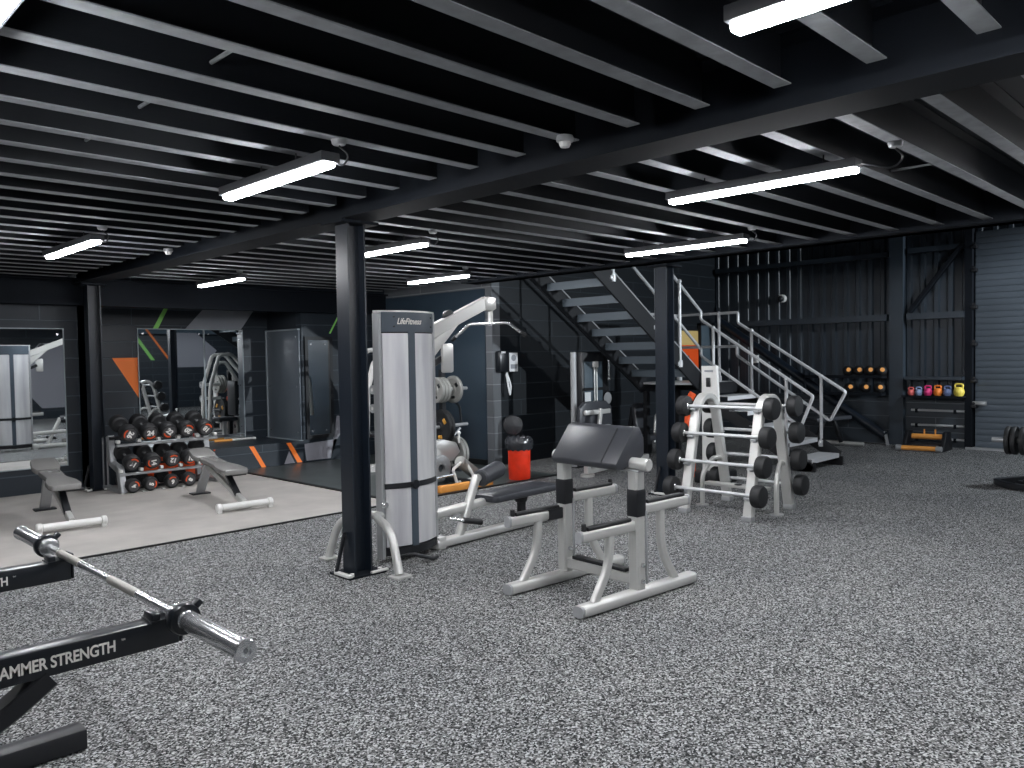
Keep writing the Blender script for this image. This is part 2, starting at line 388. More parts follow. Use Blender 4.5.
for k in range(-11, 30):
    y = .35*k
    for nm, x0, x1 in (('w', -3.2, 2.93), ('e', 3.2, 7.12)):
        if nm == 'e' and y > 10.1 or y < -3.9: continue
        src = jw if nm == 'w' else je
        if src is None:
            o = joist(x0, x1, 0).build('ceiling_joist', ['galv', 'joistshade']); o['kind'] = 'structure'
            if nm == 'w': jw = o
            else: je = o
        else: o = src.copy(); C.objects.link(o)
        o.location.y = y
for x, y in ((3.15, 4.705), (3.19, 10.18), (7.2, 4.86)):
    m = MB(); b = .073
    m.bb(x-b, x-b+.014, y-b, y+b, .012, 2.45); m.bb(x+b-.014, x+b, y-b, y+b, .012, 2.45); m.bb(x-b+.014, x+b-.014, y-.006, y+.006, .012, 2.45)
    o = struct(m, 'column', 'colsteel')
    p = MB(); p.bb(x-.15, x+.15, y-.13, y+.13, 0, .014).bb(x-.15, x+.15, y-.13, y+.13, 2.43, 2.45)
    p.build('base_plate', 'steel', o)
    for sx in (-.115, .115):
        for sy in (-.1, .1): MB().cyl((x+sx, y+sy, .014), (x+sx, y+sy, .035), .016, n=6).build('anchor_bolt', 'white', o)
    MB().bb(x-.165, x-.13, y-.13, y+.05, .014, .034, .004).bb(x+.02, x+.16, y-.145, y-.12, .014, .03, .004).build('floor_angle', 'white', o)
    MB().rect([(x-.15, y+.04, .03), (x-.09, y+.02, .30)], .025, .025).build('conduit', 'black', o)
struct(MB().bb(13.24, 13.4, 4.49, 4.70, 0, 6.4), 'column_wall', 'sheet')

for x, y0, y1 in ((1.33, 2.52, 2.80), (1.33, 3.22, 3.50), (1.33, 3.92, 4.20), (5.13, 1.47, 1.75)):
    struct(MB().cyl((x, y0-.01, 2.60), (x, y1+.06, 2.60), .008, n=8), 'ceiling_tie_rod', 'galv')
# ------------------------------------------------------------------ ceiling lamps
def lamp(label, x, y0, y1, z=2.41, end=-1):
    yc = (y0+y1)/2; r = thing('batten_lamp', label, 'ceiling light', (x, yc, z), 0, 'linear ceiling lamps'); L = y1-y0
    MB(True).box((0, 0, .036), (.10, L, .046), bev=.004).build('housing', 'lamphouse', r)
    MB(True).box((0, 0, .004), (.060, L-.01, .030), bev=.012).build('diffuser', 'lamp', r)
    near = lambda yy: .35*round((yy-.031)/.35)+.031-yc          # the joist closest to a point, in lamp coordinates
    ya, yb = near(yc-L/4), near(yc+L/4)
    for yy in (ya, yb):
        if abs(yy) < L/2: MB(True).tube([(0, yy, .055), (0, yy, .113)], .004, 6).build('hanger', 'black', r)
    yj = near(yc-L/2-.04)
    MB(True).cyl((.02, yj, .085), (.02, yj, .113), .032, .036, n=22, bev=.005).build('junction_box', 'silverd', r)
    MB(True).tube(fillet([(.02, yj, .08), (.06, yj-.03, .04), (.05, yj+.02, -.01), (.0, max(yj+.05, -L/2+.03), .045)], .05, 6), .005, 6).build('cable', 'black', r)
    return r
lamp('bright ceiling lamp left of the near column, top end by a round junction box', 2.06, 3.22, 4.28)
lamp('smallest ceiling lamp at far left, above the left mirror', 2.05, 6.38, 7.6)
lamp('long ceiling lamp right of the smoke detector, below the steel beam', 4.1, 1.6, 2.72)
lamp('ceiling lamp just right of the near column top', 4.06, 5.0, 5.94)
lamp('ceiling lamp above the painted back wall, left of the near column', 4.16, 8.32, 9.42)
lamp('long thin ceiling lamp above the staircase and second column', 5.95, 3.22, 4.42)
lamp('ceiling lamp above the tall silver pulldown tower', 5.97, 6.62, 7.68)
lamp('ceiling lamp cut by the top edge of the picture, near the big beam', 2.07, -.02, 1.16)
lamp('ceiling lamp at the top left corner, mostly out of frame', .54, 2.24, 3.44)
for x, y in ((4.1, -1.0), (5.95, .6), (.3, 6.0), (.3, -.6)):
    lamp('ceiling lamp outside the picture over the carpet', x, y-.6, y+.6)
# unseen lamp set where the light through the open treads points back to
r = thing('floodlight', 'unseen floodlight beyond the opening added at the far end of the hall', 'floodlight', (11.6, -12.0, 4.3))
MB(True).box((0, -.09, 0), (.42, .12, .32), bev=.02).build('lamp_body', 'lamphouse', r)
MB(True).bb(-.18, .18, -.03, -.02, -.13, .13).build('front_glass', 'lamp', r)
MB(True).tube([(0, -.1, -.15), (0, -.1, -4.3)], .04, 10).build('mast', 'lamphouse', r)
l = bpy.data.lights.new('floodlight_beam', 'SPOT'); l.energy = 5500; l.shadow_soft_size = .10; l.color = (.86, .94, 1); l.spot_size = math.radians(28); l.spot_blend = .35
lo = bpy.data.objects.new('floodlight_beam', l); C.objects.link(lo); lo.parent = r; lo.location = (0, .02, 0)
lo.rotation_euler = (V((10.2, 6.4, 1.7))-V((11.6, -12.0, 4.3))).to_track_quat('-Z', 'Y').to_euler()

r = thing('fill_pendant', 'unseen dome pendant lamp added as fill for the open hall and roller door', 'ceiling light', (11.3, .9, 3.6))  # lamp added out of view to brighten the roller door and hall
MB(True).lathe([(.03, .30), (.05, .28), (.07, .2), (.20, .10), (.22, .03), (.21, .03), (.19, .09), (.06, .19), (.03, .2)], (0, 0, 0), Z_, 28).build('lamp_shade', 'lamphouse', r)
MB(True).tube([(0, 0, .29), (0, 0, 2.9)], .01, 8).build('cord', 'black', r)
MB(True).sphere((0, 0, .10), .05, n=14).build('bulb', 'lamp', r)
l = bpy.data.lights.new('fill_pendant_light', 'SPOT'); l.energy = 260; l.shadow_soft_size = .06; l.color = (.86, .93, 1); l.spot_size = math.radians(172); l.spot_blend = .3
lo = bpy.data.objects.new('fill_pendant_light', l); C.objects.link(lo); lo.parent = r; lo.location = (0, 0, .02)

# smoke detectors on the beam
def detector(label, p):
    r = thing('smoke_detector', label, 'smoke detector', p)
    r.scale = (.8, .8, .8)
    MB(True).lathe([(0, 0), (.045, 0), (.05, -.012), (.05, -.03), (.045, -.036), (0, -.036)], (0, 0, 0), Z_).build('mounting_base', 'silverd', r)
    MB(True).lathe([(0, -.036), (.034, -.036), (.034, -.05), (.026, -.066), (0, -.07)], (0, 0, 0), Z_).build('sensor_dome', 'white', r)
detector('white smoke detector under the beam near the long right lamp', (2.82, 2.44, 2.52))
detector('small smoke detector further along the beam, beside the far left lamps', (2.9, 7.2, 2.52))
r = thing('security_camera', 'small white dome camera high on the dark corrugated wall', 'camera', (13.3, 6.54, 2.45))
MB(True).cyl((.08, 0, 0), (0, 0, 0), .07, bev=.01).build('camera_mount', 'white', r)
MB(True).sphere((-.03, 0, -.01), .055).build('camera_lens', 'blackg', r)

# ================================================================== mirrors
def mirror(label, x0, x1, z0, z1, y, frame=None):
    r = thing('wall_mirror', label, 'mirror', ((x0+x1)/2, y, z0), 0, 'wall mirrors')
    MB().bb(x0, x1, y-.012, y-.002, z0, z1).build('glass', 'mirror', r)
    e = MB(); t = .012 if not frame else .05; dpt = .004 if not frame else .02
    e.bb(x0-t, x0, y-.014-dpt, y-.001, z0-t, z1+t).bb(x1, x1+t, y-.014-dpt, y-.001, z0-t, z1+t).bb(x0, x1, y-.014-dpt, y-.001, z0-t, z0).bb(x0, x1, y-.014-dpt, y-.001, z1, z1+t)
    e.build('frame', frame or 'mirredge', r)
    for px in (x0+.06, x1-.06):
        for pz in (z0+.06, z1-.06): MB().cyl((px, y-.02, pz), (px, y-.012, pz), .012, n=10).build('screw_cap', 'chrome', r)
mirror('large mirror at far left reflecting the silver tower and frame', .6, 2.93, .31, 1.92, 10.44)
mirror('dark mirror panel right of the orange triangle, above the dumbbells', 4.12, 5.03, .34, 1.97, 11.35)
mirror('narrow mirror panel under the grey painted trapezoid', 5.05, 5.63, .34, 1.97, 11.35)
mirror('black framed mirror left of the near column, beyond the plinth', 6.14, 6.5, .40, 1.80, 10.355, 'black')
r = thing('wall_board', 'dark satin board on the side wall beside the black framed mirror', 'panel', (6.04, 10.85, .33))
MB().bb(6.02, 6.045, 10.38, 11.32, .34, 1.95, .004).build('board', 'satin', r)
MB().bb(6.005, 6.045, 10.38, 11.34, 1.95, 1.97).bb(6.005, 6.045, 11.32, 11.345, .34, 1.97).bb(5.98, 6.045, 10.36, 11.34, .315, .34).build('edge_strip', 'mirredge', r)
for a in (10.45, 11.25):
    for b in (.45, 1.12, 1.85): MB().cyl((6.012, a, b), (6.022, a, b), .012, n=10).build('screw_cap', 'chrome', r)
# bar lying on the plinth
r = thing('mobility_stick', 'orange and white stick lying on the plinth under the narrow mirror', 'stick', (5.3, 11.2, .33))
MB().cyl((5.1, 11.22, .35), (5.36, 11.2, .35), .018, n=10).build('grip', 'amber', r)
MB().cyl((5.36, 11.2, .35), (5.72, 11.18, .35), .016, n=10).build('shaft', 'white', r)

# ================================================================== adjustable benches
def pad_outline(pts, z0, z1, m, tilt=None):
    pass
def bench(name, label, x, y, seat_up):
    r = thing(name, label, 'bench', (x, y, .008), math.radians(-5.5), 'adjustable weight benches')
    sy = -.22
    MB(True).cyl((-.235, sy, .055), (.235, sy, .055), .034, n=18, bev=.006).build('stabilizer', 'white', r)
    for s in (-1, 1): MB(True).cyl((s*.235, sy, .055), (s*.285, sy, .055), .043, n=18, bev=.01).bb(s*.26-.02, s*.26+.02, sy-.03, sy+.03, 0, .03).build('foot_cap', 'white', r)
    MB(True).rect([(0, sy+.01, .07), (0, .86, .36)], .05, .07, up=(0, -.36, .93)).build('spine', 'silver', r)
    MB(True).rect([(0, 1.12, .02), (0, .84, .37)], .1, .035, up=(0, 1, .7)).build('rear_leg', 'silverd', r)
    MB(True).bb(-.10, .10, 1.06, 1.2, 0, .016, .005).build('foot_plate', 'black', r)
    MB(True).rect([(.0, -.04, .13), (0, .25, .33)], .06, .04, up=(0, -1, 1)).cyl((0, -.04, .13), (0, -.07, .1), .025, n=12).build('adjuster_ladder', 'black', r)
    MB(True).cyl((.02, .25, .30), (.2, .25, .30), .014, n=12).build('adjuster_handle', 'rubber', r)
    # back pad: wide at the near end, narrow at the seat
    out = [(-.14, .04), (-.115, -.03), (.115, -.03), (.14, .04), (.135, .22), (.09, .42), (.1, .78), (.08, .86), (-.08, .86), (-.1, .78), (-.09, .42), (-.135, .22)]
    slope = .06
    MB(True).prism(out, (0, 0, .338), X_, V((0, 1, slope)), (0, 0, .055), .016).build('back_pad', ['vinylg'], r)
    MB(True).rect([(0, .08, .332), (0, .82, .376)], .07, .02).build('pad_support', 'black', r)
    so = [(-.1, 0), (.1, 0), (.13, .1), (.12, .28), (.07, .33), (-.07, .33), (-.12, .28), (-.13, .1)]
    MB(True).prism(so, (0, .89, .392), X_, V((0, .97-.1*seat_up, .06+.2*seat_up)), (0, -.02, .055), .016).build('seat_pad', 'vinylg', r)
    MB(True).rect([(0, .84, .37), (0, 1.12, .393+.05*seat_up)], .05, .03).build('seat_arm', 'black', r)
    return r
bench('weight_bench', 'adjustable bench in front of the far left mirror, seat tilted up', 2.25, 8.07, 1.1)
bench('weight_bench', 'adjustable bench at the right end of the dumbbell rack', 3.74, 7.75, .9)

# ================================================================== dumbbells and their rack
rk = thing('dumbbell_rack', 'silver three tier rack full of black dumbbells by the mirrors', 'dumbbell rack', (3.9, 9.9, .008))
tiers = [(.635, 9.78), (.30, 9.73), (.035, 9.68)]   # shelf height at its middle, y of the middle
for xe in (3.27, 4.40):
    MB().rect([(xe, 9.60, .01), (xe, 9.68, .28), (xe, 9.74, .29)], .07, .09, up=Y_).rect([(xe, 9.70, .28), (xe, 9.92, .33), (xe, 9.98, .65)], .07, .08, up=Y_).build('end_frame', 'silverd', rk)
    MB().rect([(xe, 9.62, .03), (xe, 10.2, .03)], .07, .05).rect([(xe, 10.18, .03), (xe, 10.18, .62)], .06, .06, up=Y_).build('end_frame', 'silverd', rk)
for zt, yt in tiers:
    for dy, dz in ((-.10, -.045), (.13, .03)):
        MB().rect([(3.24, yt+dy, zt+dz-.035), (4.43, yt+dy, zt+dz-.035)], .05, .03).build('shelf_rail', 'silverd' if dy < 0 and zt > .1 else 'black', rk)
    for i in range(6):
        xx = 3.255+.23*i
        MB().box((xx, yt-.10, zt-.035), (.04, .07, .04), bev=.01).build('saddle', 'white', rk)

def dumbbell(r, hl, num):
    L = .095
    t = thing('dumbbell', 'tmp', 'dumbbell')
    MB(True).cyl((0, -L, 0), (0, L, 0), .017, n=14).build('handle', 'chrome', t)
    for s in (-1, 1):
        h = MB(True).lathe([(0, 0), (r-.02, 0), (r-.004, .012), (r, .03), (r, hl-.02), (r-.014, hl), (0, hl)], (0, s*L, 0), (0, s, 0), 28).build('head', 'rubber', t)
        d = MB(True); d.m(0).lathe([(0, 0), (r*.74, 0), (r*.72, .003), (0, .003)], (0, s*(L+hl-.001), 0), (0, s, 0), 28)
        d.m(1)
        a0 = random.uniform(0, 2*PI)
        pts = [(r*.72*math.cos(a0+k*.12), r*.72*math.sin(a0+k*.12)) for k in range(14)] + [(r*.55*math.cos(a0+k*.12), r*.55*math.sin(a0+k*.12)) for k in range(13, -1, -1)]
        for k in range(13):
            d.prism([pts[k], pts[k+1], pts[26-k], pts[27-k]], (0, s*(L+hl+.001), 0), X_, Z_, (0, s*.0025, 0))
        d.m(2); an = a0+2.2
        u = V((math.cos(an), 0, math.sin(an))); v = V((-math.sin(an), 0, math.cos(an)))
        if s > 0: u = -u
        d.text(num, (0, s*(L+hl+.0035), 0), u, v, r*.82, .0008, off=.004)
        d.build('end_disc', ['greydisc', 'orangeflex', 'numwhite'], h)
    return t
protos = {}
def place_db(x, y, z, r, hl, num, tilt, label, group):
    key = (r, hl, num)
    if key not in protos: o = protos[key] = dumbbell(r, hl, num)
    else: o = copy_tree(protos[key])
    o.location = (x, y, z); o.rotation_euler = (tilt, 0, 0); o['label'] = label; o['group'] = group
ords = ['leftmost', 'second from left', 'middle', 'second from right', 'rightmost']
for i, x in enumerate((3.36, 3.59, 3.81, 4.03, 4.26)):
    place_db(x, 9.80, .745, .098, .13, '26 24 22 20 18'.split()[i], .30, f'large black dumbbell on the top tier, {ords[i]} of the five', 'dumbbells on the top tier')
for i, x in enumerate((3.37, 3.60, 3.83, 4.04, 4.26)):
    place_db(x, 9.75, .405, .092, .12, '16 14 12 10 9'.split()[i], .30, f'black dumbbell on the middle tier, {ords[i]} of the five', 'dumbbells on the middle tier')
ords4 = ['leftmost', 'second from left', 'third from left', 'rightmost, beside the bench']
for i, x in enumerate((3.36, 3.555, 3.80, 4.01)):
    place_db(x, 9.70, .115, .082, .10, '4 5 6 8'.split()[i], .12, f'small black dumbbell on the bottom tier, {ords4[i]}', 'dumbbells on the bottom tier')

# ================================================================== near rack with the olympic bar
r = thing('bench_press_rack', 'black press rack at the left edge with white lettering on its arms', 'weight rack', (.3, 2.98, 0))
def arm(yc):
    return MB().bb(-.75, .985, yc-.035, yc+.035, .637, .718, .006)
for yc, nm in ((2.485, 'near'), (3.535, 'far')):
    a = arm(yc).build('arm', 'blackg', r); tx = 0 if yc < 3 else -.035
    MB().text('HAMMER STRENGTH', (.64+tx, yc-.0365, .676), X_, Z_, .046, .0008, off=.0009, space=.95, sx=.77).text('TM', (.82+tx, yc-.0365, .69), X_, Z_, .008, .0008).build('lettering', 'lettering', a)
    MB().bb(.90, .985, yc-.04, yc+.04, .715, .722).bb(.905, .93, yc-.036, yc+.036, .718, .742, .004).bb(.985, .995, yc-.036, yc+.036, .64, .742, .003).build('bar_hook', 'blackg', a)
    MB().rect(fillet([(.63, yc, .632), (.49, yc, .535), (.28, yc, .475), (-.1, yc, .45), (-.42, yc, .45)], .2, 8), .055, .075, up=Y_).build('brace', 'black', r)
    yb = yc+.11 if yc < 3 else yc-.15
    MB().bb(-.8, .975, yb-.05, yb+.05, .005, .085, .008).build('base_rail', 'black', r)
    MB().rect([(-.45, yb, .07), (-.45, yb, .2), (-.45, yc, .35), (-.45, yc, .65)], .07, .09, up=X_).build('upright', 'black', r)
MB().bb(-.49, -.41, 2.5, 3.52, .25, .33, .006).build('crossbar', 'black', r)
b = thing('olympic_barbell', 'chrome olympic barbell resting on the black press rack arms', 'barbell', (.962, 3.14, .745))
bx, bz = .962, .738
MB().m(0).cyl((bx, 2.40, bz), (bx, 3.71, bz), .0145, n=20).m(1).cyl((bx, 2.72, bz), (bx, 2.98, bz), .0152, n=20).cyl((bx, 3.30, bz), (bx, 3.56, bz), .0152, n=20).build('shaft', ['chrome', 'knurl'], b)
for y0, s in ((2.405, -1), (3.70, 1)):
    sl = MB()
    sl.lathe([(0, 0), (.03, 0), (.038, .004), (.038, .022), (.032, .028), (.0245, .03), (.0295, .03), (.0295, .08), (.0285, .082), (.0285, .09), (.0295, .092), (.0295, .40), (.031, .415), (.032, .42), (.032, .438), (.029, .442), (.016, .443), (.015, .436), (.008, .436), (.007, .42), (0, .42)], (bx, y0, bz), (0, s, 0), 28)
    sl.build('sleeve', 'chrome', b)
    c = MB(); y1 = y0+s*.03
    c.lathe([(.0295, 0), (.044, 0), (.047, .006), (.047, .030), (.044, .035), (.0295, .035)], (bx, y1, bz), (0, s, 0), 28)
    c.box((bx+.035, y1+s*.018, bz+.034), (.04, .03, .022), rot=Matrix.Rotation(-.7, 3, 'Y'), bev=.006)
    c.build('lock_collar', 'blackg', b)

# ================================================================== lat pulldown tower
T = thing('pulldown_machine', 'tall silver lat pulldown tower with a dark header beside the near column', 'gym machine', (3.69, 4.82, 0), math.radians(3))
hw = .262
def arcy(u): return -.03 - .085*(1-(u/hw)**2)       # front face, bulged
def arc_panel(m, u0, u1, z0, z1, off, s=1, t=.02, n=12):
    f, bk = [], []
    for i in range(n+1):
        u = u0+(u1-u0)*i/n; y = arcy(u)-off
        f.append((u, s*y)); bk.append((u, s*(y+t)))
    m.prism(f+bk[::-1], (0, 0, z0), X_, Y_, (0, 0, z1-z0)); return m
body = MB(True); pr = [(-hw+2*hw*i/14, arcy(-hw+2*hw*i/14)+.012) for i in range(15)]
body.prism(pr+[(a, -b) for a, b in pr[::-1]], (0, 0, .05), X_, Y_, (0, 0, 1.79)); body.build('weight_housing', 'black', T)
for s in (1, -1):
    h = arc_panel(MB(True), -.252, hw-.012, 1.70, 1.845, .006, s).build('header', 'hdr', T)
    if s == 1:
        MB(True).text('LifeFitness', (-.055, arcy(-.055)-.0085, 1.775), V((1, -.05, 0)), Z_, .062, .0006, shear=.35, off=.001, sx=.86).build('lettering', 'lettering', h)
        for a in (-.17, .20):
            for zz in (1.74, 1.81): MB(True).cyl((a, arcy(a)-.010, zz), (a, arcy(a), zz), .007, n=8).build('screw', 'black', h)
    arc_panel(MB(True), -.246, -.062, .115, 1.69, .002, s).build('shroud_panel', 'brushed', T)
    arc_panel(MB(True), .002, hw-.022, .115, 1.69, .002, s).build('shroud_panel', 'brushed', T)
    arc_panel(MB(True), -.06, 0., .09, 1.71, .004, s, n=4).build('centre_strip', 'hdr', T)
    bnd = arc_panel(MB(True), -.252, hw-.01, .545, .585, .010, s).build('cross_band', 'black', T)
    MB(True).cyl((-.03, s*(arcy(.0)-.026), .565), (-.03, s*(arcy(.0)-.005), .565), .035, n=20, bev=.005).build('knob', 'blackg', bnd)
    arc_panel(MB(True), -.252, hw, .05, .105, .006, s).build('kick_strip', 'black', T)
for u0, u1 in ((-hw-.015, -.254), (hw-.018, hw+.013)):
    m = MB(True); n = 8; f = []
    for i in range(n+1):
        u = u0+(u1-u0)*i/n; f.append((u, arcy(max(min(u, hw), -hw))-.004))
    m.prism(f+[(a, -b) for a, b in f[::-1]], (0, 0, .03), X_, Y_, (0, 0, 1.81)); m.build('side_column', 'silverd', T)
m = MB(True); pr2 = [(a*1.07, b*1.05-.004) for a, b in pr]
m.prism(pr2+[(a, -b) for a, b in pr2[::-1]], (0, 0, 1.842), X_, Y_, (0, 0, .016)); m.build('top_cap', 'silver', T)
# curved stabilising legs at the back
for s in (1, -1):
    lg = MB(True).tube(fillet([(-.25, .0, .35), (-.36, -.06*s, .365), (-.415, -.30*s, .31), (-.44, -.41*s, .02)], .16, 8), .03, 14).build('leg', 'silver', T)
    MB(True).bb(-.50, -.37, -.41*s-.055, -.41*s+.055, 0, .016, .004).build('foot_plate', 'silver', lg)
MB(True).cyl((-.29, -.07, .44), (-.29, -.10, .44), .022, n=14).build('adjuster_knob', 'chrome', T)
MB(True).tube(fillet([(-.22, -.17, .06), (-.18, -.24, .09), (.0, -.27, .02), (.06, -.25, .02)], .06), .014, 8).build('cable_guard', 'black', T)
# boom, gusset, pulley housings
MB(True).rect([(.25, 0, 1.70), (.89, 0, 1.96)], .06, .10, up=(-.35, 0, .94)).build('boom', 'silver', T)
MB(True).prism([(.27, 1.50), (.27, 1.64), (.50, 1.77), (.57, 1.785)], (0, -.022, 0), X_, Z_, (0, .044, 0), .004).build('gusset', 'silver', T)
MB(True).prism([(.86, 1.90), (.85, 1.98), (.90, 2.01), (.985, 2.0), (.99, 1.91), (.95, 1.89)], (0, -.035, 0), X_, Z_, (0, .07, 0), .008).build('pulley_housing', 'silver', T)
MB(True).rect([(.95, 0, 1.78), (.95, 0, 1.92)], .04, .03, up=X_).build('pulley_bracket', 'silver', T)
MB(True).lathe([(0, 0), (.055, 0), (.055, .008), (.045, .014), (.055, .02), (.055, .028), (0, .028)], (.46, -.014, 1.83), Y_).build('pulley', 'black', T)
MB(True).box((.42, -.02, 1.50), (.12, .035, .23), bev=.03).build('guide_cover', 'silver', T)
MB(True).rect([(.27, 0, 1.45), (.38, 0, 1.5)], .03, .05).build('cover_bracket', 'black', T)
# wide bar
bar = MB(True).tube(fillet([(.95, -.34, 1.70), (.95, -.20, 1.785), (.95, .25, 1.79), (.95, .42, 1.69)], .03), .013, 10).build('pull_bar', 'chrome', T)
for s, y0, z0 in ((-1, -.34, 1.70), (1, .42, 1.69)): MB(True).cyl((.95, y0, z0), (.95, y0-.05*-s, z0-.03), .017, n=12).build('grip', 'rubber', bar)
MB(True).cyl((.95, 0, 1.77), (.95, 0, 1.80), .018, n=12).build('clip', 'chrome', bar)
# lower frame
MB(True).oval([(.24, -.03, .045), (1.62, -.03, .045)], .085, .075).build('base_tube', 'silver', T)
MB(True).bb(.25, .33, -.07, .12, 0, .1, .01).build('base_bracket', 'silver', T)
MB(True).oval(fillet([(.26, -.01, .275), (.80, -.01, .295), (1.0, -.01, .30)], .05), .075, .07).build('seat_tube', 'silver', T)
MB(True).oval([(.50, -.03, .06), (.72, -.03, .53)], .07, .06).build('knee_post', 'silver', T)
MB(True).cyl((.70, -.06, .51), (.83, .02, .53), .03, n=14).build('roller_axle', 'silver', T)
pd = MB(True).cyl((.73, -.06, .505), (1.02, .0, .55), .072, n=26, bev=.012).build('thigh_roller', 'vinyl', T)
MB(True).cyl((1.02, .0, .55), (1.032, .003, .552), .06, n=20, bev=.004).build('end_cap', 'silverd', pd)
MB(True).prism([(.80, -.13), (.83, -.17), (1.60, -.17), (1.66, -.1), (1.66, .08), (1.62, .13), (.86, .13), (.80, .08)], (0, 0, .295), X_, Y_, (0, 0, .06), .018).build('seat_pad', 'vinyl', T)
MB(True).prism([(1.17, .315), (1.36, .315), (1.32, .225), (1.24, .225)], (0, -.05, 0), X_, Z_, (0, .06, 0), .004).rect([(1.28, -.02, .08), (1.28, -.02, .24)], .05, .07, up=X_).build('seat_post', 'black', T)
MB(True).m(0).cyl((.38, -.05, .225), (.50, -.09, .20), .016, n=12).m(1).cyl((.50, -.09, .20), (.66, -.13, .165), .024, n=14).build('foot_peg', ['chrome', 'rubber'], T)

# ================================================================== curl bench (two uprights, sloped pad)
K = thing('curl_bench', 'silver standing curl bench with a sloped black pad in mid floor', 'curl bench', (4.01, 3.19, 0), math.radians(-4))
ux = -.04
for yc in (-.31, .31):
    MB(True).oval([(-.545, yc, .037), (.50, yc, .037)], .09, .07).build('base_rail', 'silver', K)
    for s in (-1, 1):
        xe = -.545 if s < 0 else .50
        MB(True).oval([(xe-s*.002, yc, .037), (xe+s*.016, yc, .037)], .084, .066).build('end_cap', 'silverd', K)
    up = MB(True).rect([(ux, yc, .07), (ux, yc, .795)], .08, .08, up=X_, bev=.012).build('upright', 'silver', K)
    MB(True).box((ux, yc, .60), (.086, .088, .17), bev=.01).build('rubber_sleeve', 'black', up)
    MB(True).bb(ux+.03, ux+.042, yc-.052, yc-.04, .10, .55, .003).build('slotted_plate', 'silverd', up)
    for zz in (.12, .22): MB(True).cyl((ux, yc-.055, zz), (ux, yc-.04, zz), .014, n=10).build('bolt', 'chrome', up)
    for x0_, x1_, z in ((-.535, ux-.04, .462), (ux+.04, .445, .553)):
        s = -1 if x0_ < ux-.1 else 1; xe = x0_ if s < 0 else x1_
        rl = MB(True).oval([(x0_, yc, z), (x1_, yc, z)], .05, .066).build('side_rail', 'silver', K)
        MB(True).oval([(xe, yc, z), (xe+s*.018, yc, z)], .054, .07).build('end_cap', 'silverd', rl)
        MB(True).rect([(x0_+.05, yc, z+.042), (x1_-.03, yc, z+.042)], .042, .022).build('rubber_strip', 'rubber', rl)
        MB(True).cyl((xe-s*.03, yc, z+.03), (xe-s*.03, yc, z+.075), .015, n=14, bev=.004).build('stop_peg', 'rubber', rl)
        if s < 0 and yc > 0: MB(True).rect([(ux-.17, yc, z), (ux-.045, yc, z)], .056, .072).build('rubber_wrap', 'black', rl)
    MB(True).oval(fillet([(-.43, yc, .06), (-.30, yc, .25), (-.285, yc, .435)], .16, 7), .055, .042, up=Y_).build('leg', 'silver', K)
    MB(True).oval(fillet([(.34, yc, .05), (.19, yc, .26), (.19, yc, .53)], .16, 7), .055, .042, up=Y_).build('leg', 'silver', K)
MB(True).rect([(ux, -.28, .125), (ux, .28, .125)], .05, .07).build('cross_member', 'silver', K)
MB(True).bb(ux-.03, ux+.03, -.24, .22, .16, .182, .005).build('foot_rubber', 'rubber', K)
MB(True).cyl((ux+.01, -.405, .835), (ux+.01, .405, .835), .038, n=24, bev=.006).build('cross_tube', 'silver', K)
MB(True).bb(ux-.04, ux+.05, -.36, .36, .79, .803, .003).build('tube_saddle', 'silverd', K)
prof = [(-.165, .805), (-.185, .84), (-.02, 1.045), (.015, 1.06), (.048, 1.048), (.085, .985), (.085, .875), (.02, .835), (-.12, .80)]
MB(True).prism(prof, (0, -.275, 0), X_, Z_, (0, .565, 0), .012).build('arm_pad', 'vinyl', K)
MB(True).box((-.104, -.15, .944), (.004, .007, .255), rot=Matrix.Rotation(math.atan2(.165, .205), 3, 'Y')).build('seam', 'black', K)
for yy in (-.17, .17): MB(True).rect([(ux+.02, yy, .85), (ux+.03, yy, .98)], .05, .05, up=Y_).build('pad_bracket', 'black', K)

# ================================================================== barbell rack
Bx = 6.86
R = thing('barbell_rack', 'silver A frame rack holding fixed barbells in front of the stairs', 'barbell rack', (Bx, 3.83, 0))
for yc in (3.50, 4.16):
    MB().rect(fillet([(Bx-.40, yc, .01), (Bx-.17, yc, .98), (Bx-.07, yc, 1.09), (Bx+.07, yc, 1.09), (Bx+.17, yc, .98), (Bx+.40, yc, .01)], .12, 6), .06, .095, up=Y_, bev=.01).build('a_frame', 'silver', R)
    for s in (-1, 1):
        MB().bb(Bx+s*.40-.04, Bx+s*.40+.04, yc-.05, yc+.05, 0, .045, .006).build('foot', 'silverd', R)
        for k in range(4):
            z = 1.0-.255*k; x = Bx + s*(.175+.063*k+.045)
            MB().box((x, yc, z-.03), (.05, .06, .02), bev=.006).cyl((x-s*.03, yc, z-.02), (x-s*.03, yc, z-.055), .026, n=14).build('cradle', 'silverd', R)
    s2 = -1 if yc < 3.8 else 1
    lg = MB().tube(fillet([(Bx+.30, yc, .44), (Bx+.18, yc+.02*s2, .47), (Bx+.02, yc+.06*s2, .33), (Bx+.02, yc+.06*s2, .01)], .13, 7), .024, 12).build('brace_leg', 'silver', R)
    MB().lathe([(0, 0), (.065, 0), (.065, .01), (0, .012)], (Bx+.02, yc+.06*s2, 0), Z_).build('floor_plate', 'silverd', lg)
MB().bb(Bx-.05, Bx+.05, 3.5, 4.16, .22, .25, .004).build('cross_plate', 'silver', R)
MB().lathe([(0, 0), (.035, 0), (.035, .006), (0, .008)], (Bx-.03, 3.8, .25), Z_).build('badge', 'black', R)
pb = None
names = ['top', 'second', 'third', 'lowest']
